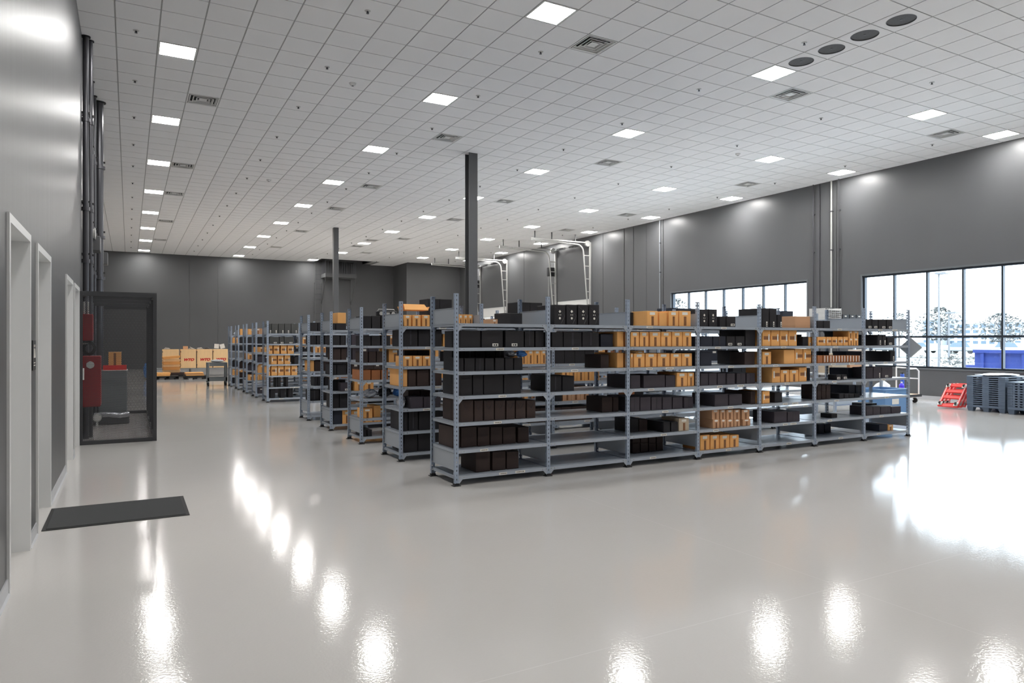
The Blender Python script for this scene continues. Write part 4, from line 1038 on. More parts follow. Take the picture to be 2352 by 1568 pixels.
for i, (rec, key, up, rear) in enumerate(recs):
    row, lv, bay, x0, x1, y, dp, z, h, kd, dc = rec
    n = len(grp[key]); k = grp[key].index(i)
    od = 'the one' if n == 1 else ('leftmost' if k == 0 else ('rightmost' if k == n - 1 else ORD[k]))
    lab = '%s %s%s, %s, %s bay of %s' % (od, 'upper ' if up else ('rear ' if rear else ''), KN[kd][1], SHN[lv - 1], ORD[bay - 1], RN[row - 1])
    if row > 1: lab = '%s %s%s, %s, %s' % (od, 'upper ' if up else ('rear ' if rear else ''), KN[kd][1], SHN[lv - 1], RN[row - 1])
    bx0 = X0 + (bay - 1) * PX + .027; bx1 = bx0 + PX - .054
    if row == 1:
        if min(x1, bx1) - max(x0, bx0) < .35 * (x1 - x0):
            sh_ = max(0, bx0 - x0) or min(0, bx1 - x1); x0 += sh_; x1 += sh_
        x0 = max(x0, bx0); x1 = min(x1, bx1)
    elif x0 < bx0: x0 = bx0
    if lv > 1: h = min(h, LV[lv - 2] - .038 - z)
    w = x1 - x0; jr = random.uniform(-.012, .012) if dc not in 'w' else 0
    w -= abs(jr) * dp + .002
    b = MB(); b.cbox(-w / 2, 0, 0, w / 2, dp, h, min(.0035, h * .05))
    o = b.build(KN[kd][0], M[kd], None, ((x0 + x1) / 2, y + random.uniform(0, .006), z + .0006), jr)
    tag(o, lab, 'box', 'cartons on the %s of %s' % (SHN[lv - 1], RN[row - 1]))
    if dc == 'l':
        decal('tape', -w * .11, h * .04, w * .11, h * .64, M['tape'], o)
        decal('label', -w * .25, h * .74, w * .22, h * .92, M['paper'], o)
    elif dc == 'h':
        decal('tape', -w * .36, h * .40, w * .44, h * .62, M['tape'], o)
        s_ = random.choice((-1, 1, 1)); decal('label', s_ * w * .28 - w * .07, h * .30, s_ * w * .28 + w * .07, h * .74, M['paper'], o, -.003)
    elif dc == 's':
        lw = min(.075, w * .6); cx_ = random.uniform(-.1, .2) * w
        l = decal('label', cx_ - lw / 2, .012, cx_ + lw / 2, .045, M['paper'], o)
        d = MB(); d.box(cx_ - lw * .3, -.0022, .020, cx_ - lw * .08, -.0014, .036); d.box(cx_ + lw * .05, -.0022, .018, cx_ + lw * .32, -.0014, .038); d.build('print', M['ink'], l)
    elif dc == 'v':
        cx_ = random.uniform(.05, .3) * w
        l = decal('label', cx_ - .013, .012, cx_ + .013, .085, M['paper'], o)
        d = MB(); d.box(cx_ - .008, -.0022, .022, cx_ + .008, -.0014, .040); d.box(cx_ - .007, -.0022, .05, cx_ + .006, -.0014, .064); d.build('print', M['ink'], l)
    elif dc == 'w':
        decal('label', w * .0, h * .12, w * .32, h * .94, M['paper'], o)
    elif dc == 'x' or dc == 'g':
        d = MB()
        for (a, c) in (((-w * .45, h * .9), (w * .45, h * .45)), ((w * .45, h * .45), (w * .1, h * .05))) if dc == 'g' else (((-w * .4, h * .95), (0, h * .55)), ((0, h * .55), (w * .4, h * .95))):
            d.tube([(a[0], -.0005, a[1]), (c[0], -.0005, c[1])], .0016, 4)
        d.build('crease', M['tapek'], o)
        if dc == 'g':
            e = MB(); zc = h * .66; q = .018
            e.poly([(-q, -.0018, zc), (0, -.0018, zc - q), (q, -.0018, zc), (0, -.0018, zc + q)], (0, .0016, 0))
            for k_ in (-1, 1): e.box(k_ * .012 - .005, -.0018, h * .47, k_ * .012 + .005, -.0002, h * .51)
            e.cyl((0, -.0018, h * .32), (0, -.0002, h * .32), .014, n=14)
            e.build('emblem', M['paper'], o)
    if kd in 'kpbg' and dc == 'n' and random.random() < .35:
        decal('tape', -w * .06, h * .1, w * .05, h * .98, M['tapek'], o)
# the fill of the rows behind, past what can be told apart
random.seed(21)
S = MB(); SM = ['k', 'o', 'd', 'p', 'b', 't', 'r', 'paper', 'tape']
MAN = [(1, 2, 4.988, 5.443, 4, 'o', 0.21), (1, 2, 5.565, 6.315, 4, 'k', 0.21), (1, 3, 5.705, 6.398, 5, 'o', 0.21), (1, 4, 5.435, 5.705, 1, 'k', 0.21), (1, 4, 5.721, 6.2, 3, 't', 0.21), (1, 5, 5.135, 6.265, 6, 'd', 0.21), (1, 0, 5.06, 5.49, 2, 'k', 0.38), (1, 0, 3.628, 3.996, 2, 'k', 0.388), (1, 0, 4.833, 5.128, 2, 'k', 0.216), (1, 0, 8.011, 8.603, 3, 'b', 0.363), (1, 0, 10.804, 11.094, 1, 'b', 0.373), (1, 0, 4.09, 4.32, 3, 'o', 0.183), (1, 0, 4.617, 4.833, 2, 't', 0.122)]
manual = {(m_[0], m_[1]) for m_ in MAN}
for (ri, li, xa, xb, n, kd, h) in MAN:
    w = (xb - xa) / n; y0_ = ROWS[ri] + (.04 if li else .25); z = LV[li] + .001
    for k in range(n):
        x = xa + k * w; S.box(x, y0_, z, x + w - .006, y0_ + .32, z + h, SM.index(kd))
        if kd in 'ot': S.box(x + w * .28, y0_ - .002, z + h * .74, x + w * .7, y0_, z + h * .9, 7); S.box(x + w * .4, y0_ - .002, z + h * .05, x + w * .6, y0_, z + h * .62, 8)
occ = {}
for (rec, key, up, rear) in recs:
    occ.setdefault((rec[0], rec[1]), []).append((rec[3], rec[4]))
for ri in range(1, 10):
    for bay in range(NB):
        for li, z in enumerate(LV):
            xa = X0 + bay * PX + .05; xe = xa + PX - .1
            if (ri == 5 and bay == 0): continue
            p = .72 if li < 5 else .55
            if bay > 3: p *= .25 if li > 1 else .5
            if (ri, li) in manual and (li == 0 or bay in (0, 1, 2)): continue
            if (ri, bay, li) in ((1, 5, 0), (1, 0, 4), (2, 0, 4), (9, 0, 0)): continue
            if random.random() > p: continue
            blockers = occ.get((ri + 1, li + 1), [])
            x = xa + random.choice((0, .0, .2, .4)); kind = random.choices('kodpbtr', (40, 26, 9, 8, 8, 6, 3))[0]
            w = random.uniform(.13, .26); gap = (LV[li - 1] - .04 - z) if li else .26
            h = min(gap - .01, random.uniform(.15, .24)); dpt = random.uniform(.25, .5); yo = ROWS[ri] + random.choice((.03, .05, .1))
            end = xe - random.choice((0, 0, .3, .5))
            while x + w < end:
                if not any(q0 - .03 < x + w and x < q1 + .03 for q0, q1 in blockers):
                    mi = SM.index(kind); S.box(x, yo, z + .001, x + w - .006, yo + dpt, z + h, mi)
                    if kind in 'otr' or random.random() < .15:
                        S.box(x + w * .3, yo - .002, z + h * .72, x + w * .7, yo, z + h * .9, 7)
                        if kind in 'ot': S.box(x + w * .4, yo - .002, z + h * .05, x + w * .62, yo, z + h * .62, 8)
                x += w
                if random.random() < .08: kind = random.choices('kodp', (40, 26, 9, 8))[0]
o = S.build('cardboard_cartons', [M[k] for k in SM])
tag(o, 'dense mix of black, brown and orange cartons filling the shelving rows behind', 'box', 'cartons deep in the racks', 'stuff')

# loose items among the cartons
def bag(name, lab, x, y, z, sx, sy, sz, m_, seed):
    random.seed(seed); b = MB(); n = 12; mrg = 8
    vs = []; fs = []
    for j in range(mrg + 1):
        ph = PI * j / mrg
        for i in range(n):
            th = 2 * PI * i / n; r = 1 + random.uniform(-.22, .22)
            vs.append((sx / 2 * math.sin(ph) * math.cos(th) * r, sy / 2 * math.sin(ph) * math.sin(th) * r, max(0.0, sz / 2 * (1 - math.cos(ph)) * (1 + random.uniform(-.1, .1)))))
    for j in range(mrg):
        for i in range(n): fs.append((j * n + i, j * n + (i + 1) % n, (j + 1) * n + (i + 1) % n, (j + 1) * n + i))
    b.add(vs, fs)
    return tag(b.build(name, m_, None, (x, y, z)), lab, 'bag')
bag('plastic_bag', 'crumpled silver plastic bag on the black cartons, third shelf, first bay', 3.92, 7.12, 1.406, .12, .16, .075, M['silbag'], 1)
bag('plastic_bag', 'crumpled blue film bag beside the silver bag, third shelf, first bay', 4.06, 7.12, 1.406, .12, .16, .075, M['bluebag'], 2)
bag('plastic_bag', 'large silver bag at the aisle end of the second rack row', 3.25, 9.0, .692, .09, .28, .15, M['silbag'], 3)
bag('plastic_bag', 'silver bag at the aisle end of the third rack row', 3.36, 10.75, .692, .22, .22, .14, M['silbag'], 4)
bag('plastic_bag', 'dark bag next to the silver one in the third rack row', 3.60, 10.75, .692, .22, .22, .15, M['k'], 5)
bag('plastic_bag', 'blue film bundle in the first bay of the third rack row', 3.86, 10.75, .692, .24, .22, .16, M['bluebag'], 6)
bag('plastic_bag', 'white plastic bag hanging over the farthest rack end', 3.34, 26.3, 1.792, .2, .2, .13, M['wrap'], 7)
bag('plastic_bag', 'clear wrap lying on charcoal cartons, fifth shelf, third bay', 6.1, 7.2, .912, .4, .2, .03, M['wrap'], 8)
t = thing('open_carton', 'open orange carton with raised flaps on top of the second rack row', 'box', (3.40, 8.93, 2.008))
m = MB(); m.box(-.17, -.12, 0, .17, .12, .008); m.build('base', M['o'], t)
for s_ in (-1, 1):
    m = MB(); m.poly([(-.17, s_ * .12, .006), (.17, s_ * .12, .006), (.15, s_ * .02, .085), (-.15, s_ * .02, .085)][::s_], (0, s_ * .004, .003)); m.build('flap', M['o'], t)
    m = MB(); m.poly([(s_ * .17, -.11, .006), (s_ * .17, .11, .006), (s_ * .20, .09, .05), (s_ * .20, -.09, .05)], (0, 0, .004)); m.build('flap', M['o'], t)
t = thing('radio', 'small dark radio lying on the black cartons of the third rack row', 'radio', (3.62, 10.72, 1.992))
m = MB(); m.cbox(-.16, -.05, 0, .16, .05, .085, .012); m.build('body', M['black'], t)
m = MB()
for s_ in (-1, 1): m.cyl((s_ * .1, -.054, .042), (s_ * .1, -.05, .042), .03, n=14)
m.box(-.04, -.053, .02, .04, -.05, .06); m.build('speaker_grille', M['silver'], t)
m = MB(); m.tube([(-.14, 0, .085), (-.13, 0, .11), (.13, 0, .11), (.14, 0, .085)], .006, 6); m.build('handle', M['silver'], t)
# white tray stacks on top of the racks by the windows
for k in range(6):
    t = thing('wire_tray', '%s tray up in the white wire stack on the high shelf near the windows' % ORD[k], 'tray', (13.50, 10.07, 2.0605 + k * .042), 0, 'white wire trays by the windows')
    m = MB(); m.box(-.28, -.2, 0, .28, .2, .004); m.build('base', M['white'], t)
    m = MB()
    for q in range(9): xx = -.27 + q * .0675; m.box(xx - .004, -.2, .004, xx + .004, -.195, .036); m.box(xx - .004, .195, .004, xx + .004, .2, .036)
    for yy in (-.2, .195): m.box(-.28, yy, .034, .28, yy + .005, .04)
    for xx in (-.28, .275): m.box(xx, -.195, .004, xx + .005, .195, .04)
    m.build('rim', M['white'], t)

# ---------------------------------------------------------------- wire mesh cage by the left wall
CA = (XL + .004, .39, 12.45, 17.45)
def hex_sheet(w, hgt, p):
    # perforated sheet in the local xz plane: a hexagonal cell ring round every hole
    m = MB(); dz = p * .8660; R = p / math.sqrt(3); r = R * .74
    nz = int(hgt / dz); nx = int(w / p)
    cs = [(math.cos(PI / 6 + k * PI / 3), math.sin(PI / 6 + k * PI / 3)) for k in range(6)]
    V = m.v; F = m.f
    for j in range(nz):
        for i in range(nx):
            x = (i + .5 + .5 * (j % 2)) * p; z = (j + .5) * dz * 1.0
            if x > w: continue
            b0 = len(V)
            for c, s in cs: V.append((x + R * c, 0, z + R * s))
            for c, s in cs: V.append((x + r * c, 0, z + r * s))
            for k in range(6):
                k2 = (k + 1) % 6; F.append((b0 + k, b0 + k2, b0 + 6 + k2, b0 + 6 + k))
    m.m = [0] * len(F)
    return m
CH = 2.36
w_f = CA[1] - CA[0] - .10
front_me = hex_sheet(w_f, CH - .12, .019).mesh('mesh_panel', M['cagem'])
side_me = hex_sheet(1.20, CH - .12, .019).mesh('mesh_panel', M['cagem'])
t = thing('wire_cage', 'tall dark perforated metal cage standing against the left wall', 'cage', (CA[0], CA[2], 0))
Wc = CA[1] - CA[0]; Dc = CA[3] - CA[2]
link('mesh_panel', front_me, t, (.05, .02, .05)); link('mesh_panel', front_me, t, (.05, Dc - .02, .05))
nst = 4; st = Dc / nst
for k in range(nst): link('mesh_panel', side_me, t, (Wc - .02, .025 + k * st, .05), PI / 2)
def bar(nm, *a): m = MB(); m.box(*a); return m.build(nm, M['cagem'], t)
for yy in (0, Dc - .05):
    for xx in (0, Wc - .05): bar('post', xx, yy, 0, xx + .05, yy + .05, CH)
    bar('rail', .05, yy, 0, Wc - .05, yy + .05, .06); bar('rail', .05, yy, CH - .07, Wc - .05, yy + .05, CH)
for k in range(1, nst): bar('post', Wc - .05, k * st - .02, .05, Wc, k * st + .02, CH - .05)
bar('rail', Wc - .05, .05, 0, Wc, Dc - .05, .05); bar('rail', Wc - .05, .05, CH - .05, Wc, Dc - .05, CH); bar('rail', 0, .05, CH - .05, .04, Dc - .05, CH)
for k in range(1, nst): bar('top_beam', .04, k * st - .03, CH - .06, Wc - .05, k * st + .03, CH)
m = MB(); m.box(.05, -.008, 1.0, .07, 0, 1.18); m.build('latch', M['zinc'], t)
# inside the cage
t = thing('steel_cabinet', 'grey steel cabinet on a wide base inside the wire cage', 'cabinet', (-.27, 15.6, 0))
m = MB(); m.cbox(-.24, -.2, .20, .24, .45, 1.02, .01); m.build('body', M['greycab'], t)
m = MB(); m.cbox(-.30, -.32, 0.0, .28, .45, .17, .015); m.build('plinth', M['column'], t)
m = MB(); m.tube([(-.3, -.33, .19), (-.1, -.36, .20), (.12, -.38, .17), (.27, -.34, .19)], .05, 8); m.build('hose', M['silbag'], t)
m = MB(); m.cbox(-.22, -.206, .24, .22, -.2, .98, .002); m.build('door', M['greycab'], t)
m = MB(); m.box(-.25, -.21, 1.02, .25, .46, 1.03); m.build('top_plate', M['white'], t)
t = thing('red_tray', 'bright red tray on the grey cabinet inside the cage', 'tray', (-.24, 15.72, 1.03))
m = MB(); m.box(-.2, -.14, 0, .2, .14, .008); m.build('base', M['bred'], t)
m = MB(); m.box(-.2, -.14, .008, .2, -.13, .09); m.box(-.2, .13, .008, .2, .14, .09); m.box(-.2, -.13, .008, -.19, .13, .09); m.box(.19, -.13, .008, .2, .13, .09); m.build('rim', M['bred'], t)
o = MB(); o.cbox(-.11, -.08, 0, .11, .08, .34, .004); o = o.build('cardboard_carton', M['o'], None, (-.24, 15.72, 1.039)); tag(o, 'small orange carton standing in the red tray inside the cage', 'box')
decal('tape', -.02, .02, .02, .32, M['tape'], o, -.082)
t = thing('alarm_cabinet', 'large dark red wall cabinet low in the cage, with a white dial', 'cabinet', (XL + .002, 12.72, .56))
m = MB(); m.cbox(0, 0, 0, .28, .42, .80, .01); m.build('body', M['red'], t)
m = MB(); m.cbox(.02, -.008, .03, .26, 0, .77, .003); m.build('door', M['red'], t)
m = MB(); m.cyl((.14, -.02, .66), (.14, -.008, .66), .055, n=18); m.build('dial', M['white'], t)
t = thing('alarm_cabinet', 'narrow dark red wall box higher in the cage above the coiled cables', 'cabinet', (XL + .002, 12.8, 1.60))
m = MB(); m.cbox(0, 0, 0, .17, .3, .42, .008); m.build('body', M['red'], t)
m = MB(); m.box(.02, -.006, .03, .15, 0, .39); m.build('door', M['red'], t)
m = MB(); m.cyl((.05, .1, .42), (.05, .1, .62), .015, n=8); m.cyl((.10, .1, .42), (.10, .1, .62), .015, n=8); m.build('conduit', M['silver'], t)
t = thing('cable_coil', 'coil of black cable hanging between the two red cabinets', 'cable', (XL + .12, 12.85, 1.478))
for k in range(4):
    m = MB(); R = .06 + .009 * k; m.tube([(R * math.cos(a * PI / 10) * 1.0, .02 * k, R * 1.25 * math.sin(a * PI / 10)) for a in range(21)], .008, 5); m.build('loop', M['rubber'], t)
m = MB(); m.box(-.115, .0, .06, .0, .03, .09); m.build('hook', M['zinc'], t)
t = thing('gauge', 'round silver pressure gauge low on the floor inside the cage', 'gauge', (-.52, 15.1, .0))
m = MB(); m.cyl((0, 0, 0), (0, 0, .12), .02, n=8); m.cyl((0, -.03, .16), (0, .03, .16), .075, n=18); m.build('body', M['silver'], t)
m = MB(); m.cyl((0, -.034, .16), (0, -.03, .16), .06, n=18); m.build('face', M['white'], t)

# ---------------------------------------------------------------- mat and wall sign
t = thing('door_mat', 'dark grey rectangular mat lying on the floor before the second doorway', 'mat', (XL + .03, 6.98, 0))
m = MB(); m.cbox(.03, .03, .002, 1.10, .85, .011, .002); m.build('pile', M['matm'], t)
m = MB()
for a in ((0, 0, 1.13, .03), (0, .85, 1.13, .88), (0, .03, .03, .85), (1.10, .03, 1.13, .85)): m.box(a[0], a[1], .0005, a[2], a[3], .006)
m.build('border', M['rubber'], t)
t = thing('wall_sign', 'small black wall sign with white symbols between the first two doorways', 'sign', (XL, 6.63, 1.36))
m = MB(); m.cbox(0, 0, 0, .008, .2, .24, .002); m.build('plate', M['black'], t)
def flatx(mb, pts): mb.poly([(.008, y_, z_) for y_, z_ in pts], (.0012, 0, 0))
m = MB()
flatx(m, [(.055, .10), (.085, .10), (.085, .175), (.055, .175)]); m.cyl((.008, .07, .195), (.0092, .07, .195), .012, n=12)
flatx(m, [(.11, .10), (.165, .10), (.145, .175), (.13, .175)]); m.cyl((.008, .1375, .195), (.0092, .1375, .195), .012, n=12)
m.build('pictogram', M['paper'], t)
m = MB()
for z_ in (.055, .035):
    for k in range(6): m.box(.008, .05 + k * .018, z_, .0088, .060 + k * .018, z_ + .009)
m.build('lettering', M['paper'], t)

# ---------------------------------------------------------------- far left corner: crates, pallets and cart
YC = 34.5
t = thing('long_bench', 'long low dark steel bench carrying the plywood crates', 'bench', (2.35, YC + .3, 0))
m = MB(); m.box(-1.7, -.3, .33, 2.2, .7, .37); m.build('top', M['greycab'], t)
for xx in (-1.65, .1, 2.1):
    for yy in (-.25, .61): m = MB(); m.box(xx, yy, 0, xx + .05, yy + .05, .33); m.build('leg', M['greycab'], t)
WX = [(1.30, 1.99), (2.03, 2.69), (2.70, 3.37), (3.38, 4.04)]
cur = bpy.data.curves.new('wto', 'FONT'); cur.body = 'WTO'; cur.size = .17; cur.extrude = .002; cur.shear = .35; cur.align_x = 'CENTER'; cur.offset = .012
tmpo = bpy.data.objects.new('tmp', cur); COL.objects.link(tmpo)
dg = bpy.context.evaluated_depsgraph_get(); wto = bpy.data.meshes.new_from_object(tmpo.evaluated_get(dg)); bpy.data.objects.remove(tmpo)
wto.materials.clear(); wto.materials.append(M['wred']); wto.name = 'lettering'
clab = ['pale plywood crate partly hidden by the stacked open trays', 'pale plywood crate with red lettering, next to the tray stack', 'pale plywood crate with red lettering, middle of the three lettered', 'pale plywood crate with red lettering, behind the grey cart']
for k, (xa, xb) in enumerate(WX):
    t = thing('plywood_crate', clab[k], 'crate', ((xa + xb) / 2, YC, .371), 0, 'plywood crates on the bench')
    w = (xb - xa) / 2 - .012
    m = MB(); m.box(-w, .012, 0, w, .66, .85); m.build('carcass', M['wood'], t)
    m = MB(); m.cbox(-w, 0, .01, w, .014, .84, .003); m.build('front_panel', M['wood'], t)
    for z in (.14, .74): m = MB(); m.cyl((-w - .004, -.012, z), (-w - .004, .004, z), .022, n=10); m.build('latch', M['black'], t)
    m = MB(); m.box(w - .012, -.004, 0, w, 0, .85); m.build('batten', M['w'], t)
    if k: o = link('lettering', wto, t, (0, -.004, .33)); o.rotation_euler = (PI / 2, 0, 0); o.scale = (1.0, .88, 1)
# things on the crates
o = MB(); o.cbox(-.10, -.1, 0, .10, .1, .14, .005); tag(o.build('small_box', M['t'], None, (2.25, 34.8, 1.222)), 'small grey-brown box on the first lettered crate', 'box')
for k, (x, r, lab) in enumerate(((2.50, .5, 'white paper sheet sliding off the first lettered crate'), (2.85, -.12, 'white paper pile on the middle lettered crate'), (1.5, .2, 'crumpled white paper on the crate by the tray stack'))):
    m = MB(); m.box(-.12, -.09, 0, .12, .09, .012); m.box(-.09, -.08, .03, .08, .07, .045, 0, Matrix.Rotation(r, 4, 'Y')); tag(m.build('paper_pile', M['paper'], None, (x, 34.75, 1.2469999999999999)), lab, 'paper')
m = MB(); m.lathe([(0, .09), (.05, .085), (.10, .05), (.13, 0), (0, 0)], 14); tag(m.build('helmet', M['black'], None, (3.16, 34.8, 1.222)), 'small black rounded cap on the middle lettered crate', 'hat')
for x, r in ((3.55, .08), (3.84, -.25)):
    t = thing('tablet_stand', 'white upright display card on the crate behind the cart, %s' % ('boxy one' if r > 0 else 'tilted one'), 'display', (x, 34.75, 1.222))
    M_ = Matrix.Rotation(r, 4, 'Y'); m = MB(); m.box(-.10, 0, .035, .10, .012, .24, 0, M_); m.build('card', M['white'], t)
    m = MB(); m.box(-.09, -.03, 0, .09, .05, .006); m.build('foot', M['white'], t)
# tray stack in front of the first crate
z = .245
for k in range(6):
    hgt = .10
    t = thing('open_crate_tray', '%s orange open tray up in the stack before the plywood crates' % ORD[k], 'tray', (1.60, 33.3, z), random.uniform(-.03, .03), 'stacked orange trays')
    if k == 5: t.rotation_euler.y = -.07; t.location.z += .02
    m = MB(); m.box(-.24, -.2, 0, .24, .2, .008); m.build('base', M['o'], t); t.scale = (1.3, 1.3, 1)
    m = MB()
    m.poly([(-.24, -.2, .008), (.24, -.2, .008), (.27, -.23, hgt), (-.27, -.23, hgt)], (0, .012, 0)); m.poly([(-.24, .19, .008), (.24, .19, .008), (.27, .22, hgt), (-.27, .22, hgt)], (0, .01, 0))
    for s_ in (-1, 1): m.poly([(s_ * .24, -.19, .008), (s_ * .24, .19, .008), (s_ * .27, .22, hgt), (s_ * .27, -.22, hgt)], (-s_ * .01, 0, 0))
    m.build('side_panel', M['o' if k % 2 else 'wood'], t); z += .115
# pallets on the floor
def pallet_mesh(w, d, h, slots=2):
    m = MB(); n = 7
    for k in range(n): y = k * d / n; m.box(0, y, h - .03, w, y + d / n - .02, h)
    m.box(0, 0, h * .38, w, .03, h - .03); m.box(0, d - .03, h * .38, w, d, h - .03)
    for xx in (0, w / 2 - .06, w - .12):
        for yy in (0, d / 2 - .06, d - .12): m.box(xx, yy, 0, xx + .12, yy + .12, h - .03)
    return m
pm = pallet_mesh(.84, .8, .14).mesh('plastic_pallet', M['rubber'])
for (x, y, lab) in ((.98, 32.0, 'low black pallet on the floor at the cage side of the crates'), (1.36, 33.0, 'low black pallet under the orange tray stack'), (2.02, 31.7, 'low black pallet with flattened cartons on top, standing alone')):
    tag(link('plastic_pallet', pm, None, (x - (.8 if x < 1 else 0) * 0, y, 0)), lab, 'pallet', 'black floor pallets')
o = MB(); o.cbox(.15, 0, 0, .85, .72, .095, .006); tag(o.build('metal_rack', M['d'], None, (1.25, 32.98, .145)), 'flat brown board pack under the orange tray stack', 'board')
random.seed(9)
for k in range(3):
    m = MB(); m.cbox(0, 0, 0, .70, .55, .045, .006); tag(m.build('flat_carton', M['o' if k % 2 == 0 else 't'], None, (2.08 + random.uniform(-.03, .03), 31.8, .141 + k * .047), random.uniform(-.06, .06)), '%s flattened carton up on the black pallet left of the grey cart' % ORD[k], 'cardboard', 'flattened cartons on the pallet')
for k in range(2):
    m = MB(); m.cbox(0, 0, 0, .5, .5, .07, .006); tag(m.build('flat_carton', M['o'], None, (1.0 + .02 * k, 32.05, .141 + k * .072), .05 * k), '%s orange flattened carton beside the cage, on a black pallet' % ('lower', 'upper')[k], 'cardboard', 'flattened cartons beside the cage')
bag('cloth_pile', 'blue film heap standing beside the cage and pallets', .72, 32.6, 0, .38, .4, .72, M['bluebag'], 15)
bag('cloth_pile', 'white wrap heap on the floor behind the orange trays', 2.45, 33.0, 0, .3, .25, .12, M['wrap'], 16)
# grey utility cart
t = thing('utility_cart', 'grey two-tier steel cart on castors in front of the last crate', 'cart', (2.76, 26.9, 0))
m = MB(); m.box(-.33, -.25, .80, .33, .25, .83); m.build('top_shelf', M['greycab'], t)
m = MB(); m.box(-.33, -.25, .17, .33, .25, .20); m.box(-.33, -.25, .20, .33, -.24, .30); m.box(-.33, .24, .20, .33, .25, .30); m.build('lower_shelf', M['greycab'], t)
m = MB(); m.box(-.26, -.25, .70, .26, -.24, .80); m.build('apron', M['greycab'], t)
for sx in (-1, 1):
    for sy in (-1, 1):
        m = MB(); m.box(sx * .33 - (.06 if sx > 0 else 0), sy * .25 - (.04 if sy > 0 else 0), .12, sx * .33 + (.06 if sx < 0 else 0), sy * .25 + (.04 if sy < 0 else 0), .80); m.build('leg', M['greycab'], t)
        m = MB(); m.cyl((sx * .29 - .02, sy * .2, .06), (sx * .29 + .02, sy * .2, .06), .06, n=14); m.box(sx * .29 - .008, sy * .2 - .02, .06, sx * .29 + .008, sy * .2 + .02, .14); m.build('castor', M['rubber'], t)
bag('plastic_bag', 'pale crumpled wrap on top of the grey utility cart', 2.78, 26.9, .831, .45, .35, .10, M['wrap'], 17)
m = MB(); m.box(-.15, -.1, 0, .15, .1, .05); tag(m.build('small_board', M['d'], None, (2.70, 26.9, .201)), 'brown board on the lower shelf of the grey cart', 'board')

# ---------------------------------------------------------------- window side: pallets, dollies, carts, bench
def grid_pallet(w, d, h):
    m = MB(); m.cbox(0, 0, h * .62, w, d, h, .006)
    for xx in (0, w / 2 - .07, w - .14):
        for yy in (0, d / 2 - .07, d - .14):
            m.add([(xx, yy, h * .62), (xx + .14, yy, h * .62), (xx + .14, yy + .14, h * .62), (xx, yy + .14, h * .62), (xx + .02, yy + .02, 0), (xx + .12, yy + .02, 0), (xx + .12, yy + .12, 0), (xx + .02, yy + .12, 0)],
                  [(4, 5, 1, 0), (5, 6, 2, 1), (6, 7, 3, 2), (7, 4, 0, 3), (7, 6, 5, 4)])
    return m
gp = grid_pallet(1.15, .80, .145).mesh('plastic_pallet', M['pallet'])
z = 0
for k in range(15):
    # nested pallets: the feet of each sink into the one below, so only the deck shows
    if k == 0: me = gp; hh = .145
    else:
        m = MB(); m.cbox(0, 0, .021, 1.15, .80, .0462, .003)
        for xx in (0, .505, 1.01):
            for yy in (0, .33, .66): m.box(xx - (.02 if xx else -.0), yy, 0, xx + .14, yy + .14, .021)
        if k == 1: np_ = m.mesh('plastic_pallet', M['pallet'])
        me = np_; hh = .0465
    o = link('plastic_pallet', me, None, (16.86, 8.08, z), random.uniform(-.006, .006)); z += hh
    tag(o, '%s grey plastic pallet up in the stack beside the red dollies' % ORD[k], 'pallet', 'grey pallets, stack by the dollies')
bag('shrink_wrap', 'crumpled white wrap on the taller grey pallet stack', 17.4, 8.48, z, 1.0, .7, .06, M['wrap'], 30)
m = MB(); m.cbox(0, 0, .026, 1.1, 1.1, .054, .005)
for k in range(12):
    m.box(k * .095, 0, 0, k * .095 + .045, .03, .026); m.box(0, k * .095, 0, .03, k * .095 + .045, .026)
for xx in (0, .5, 1.0):
    for yy in (0, .5, 1.0): m.box(xx, yy, 0, xx + .1, yy + .1, .026)
gp2 = m.mesh('plastic_pallet', M['pallet']); z = 0
for k in range(11):
    if k == 0: me = grid_pallet(1.1, 1.1, .16).mesh('plastic_pallet', M['pallet']); hh = .16
    else: me = gp2; hh = .0725
    o = link('plastic_pallet', me, None, (16.78, 6.90, z)); z += hh if k == 0 else .0542
    tag(o, '%s ribbed grey pallet up in the stack cut by the frame edge' % ORD[k], 'pallet', 'ribbed grey pallets, second stack')
bag('shrink_wrap', 'crumpled white wrap on the lower ribbed pallet stack', 17.3, 7.45, z, .9, .9, .12, M['wrap'], 31)
# red dollies leaning on the pallets
def dolly(x, y, tilt, lab):
    t = thing('red_dolly', lab, 'dolly', (x, y, 0.035)); t.rotation_euler = (0, -tilt, 0.0)
    L, Wd = .68, .46
    for s_ in (0, Wd - .05):
        m = MB(); m.box(0, s_, 0, L, s_ + .05, .04); m.build('side_rail', M['bred'], t)
        m = MB(); m.box(.06, s_ + .02, .04, L - .06, s_ + .03, .046); m.build('bright_strip', M['white'], t)
    for xx in (0, L * .36, L * .62, L - .08):
        m = MB(); m.box(xx, .05, 0, xx + .08, Wd - .05, .035); m.build('cross_bar', M['bred'], t)
    for xx in (.07, L - .07):
        for yy in (.05, Wd - .05):
            m = MB(); m.box(xx - .05, yy - .045, .046, xx + .05, yy + .045, .056); m.box(xx - .03, yy - .022, .056, xx + .02, yy - .016, .08); m.box(xx - .03, yy + .016, .056, xx + .02, yy + .022, .08); c_ = m.build('castor_fork', M['silver'], t)
            m = MB(); m.cyl((xx, yy - .015, .072), (xx, yy + .015, .072), .034, n=16); m.build('castor_wheel', M['rubber'], c_)
dolly(16.88, 9.08, .86, 'front red wheeled dolly leaning against the grey pallet stack')
dolly(17.04, 9.08, .86, 'second red wheeled dolly leaning behind the front one')
dolly(17.20, 9.08, .86, 'rearmost red wheeled dolly, closest to the window wall')

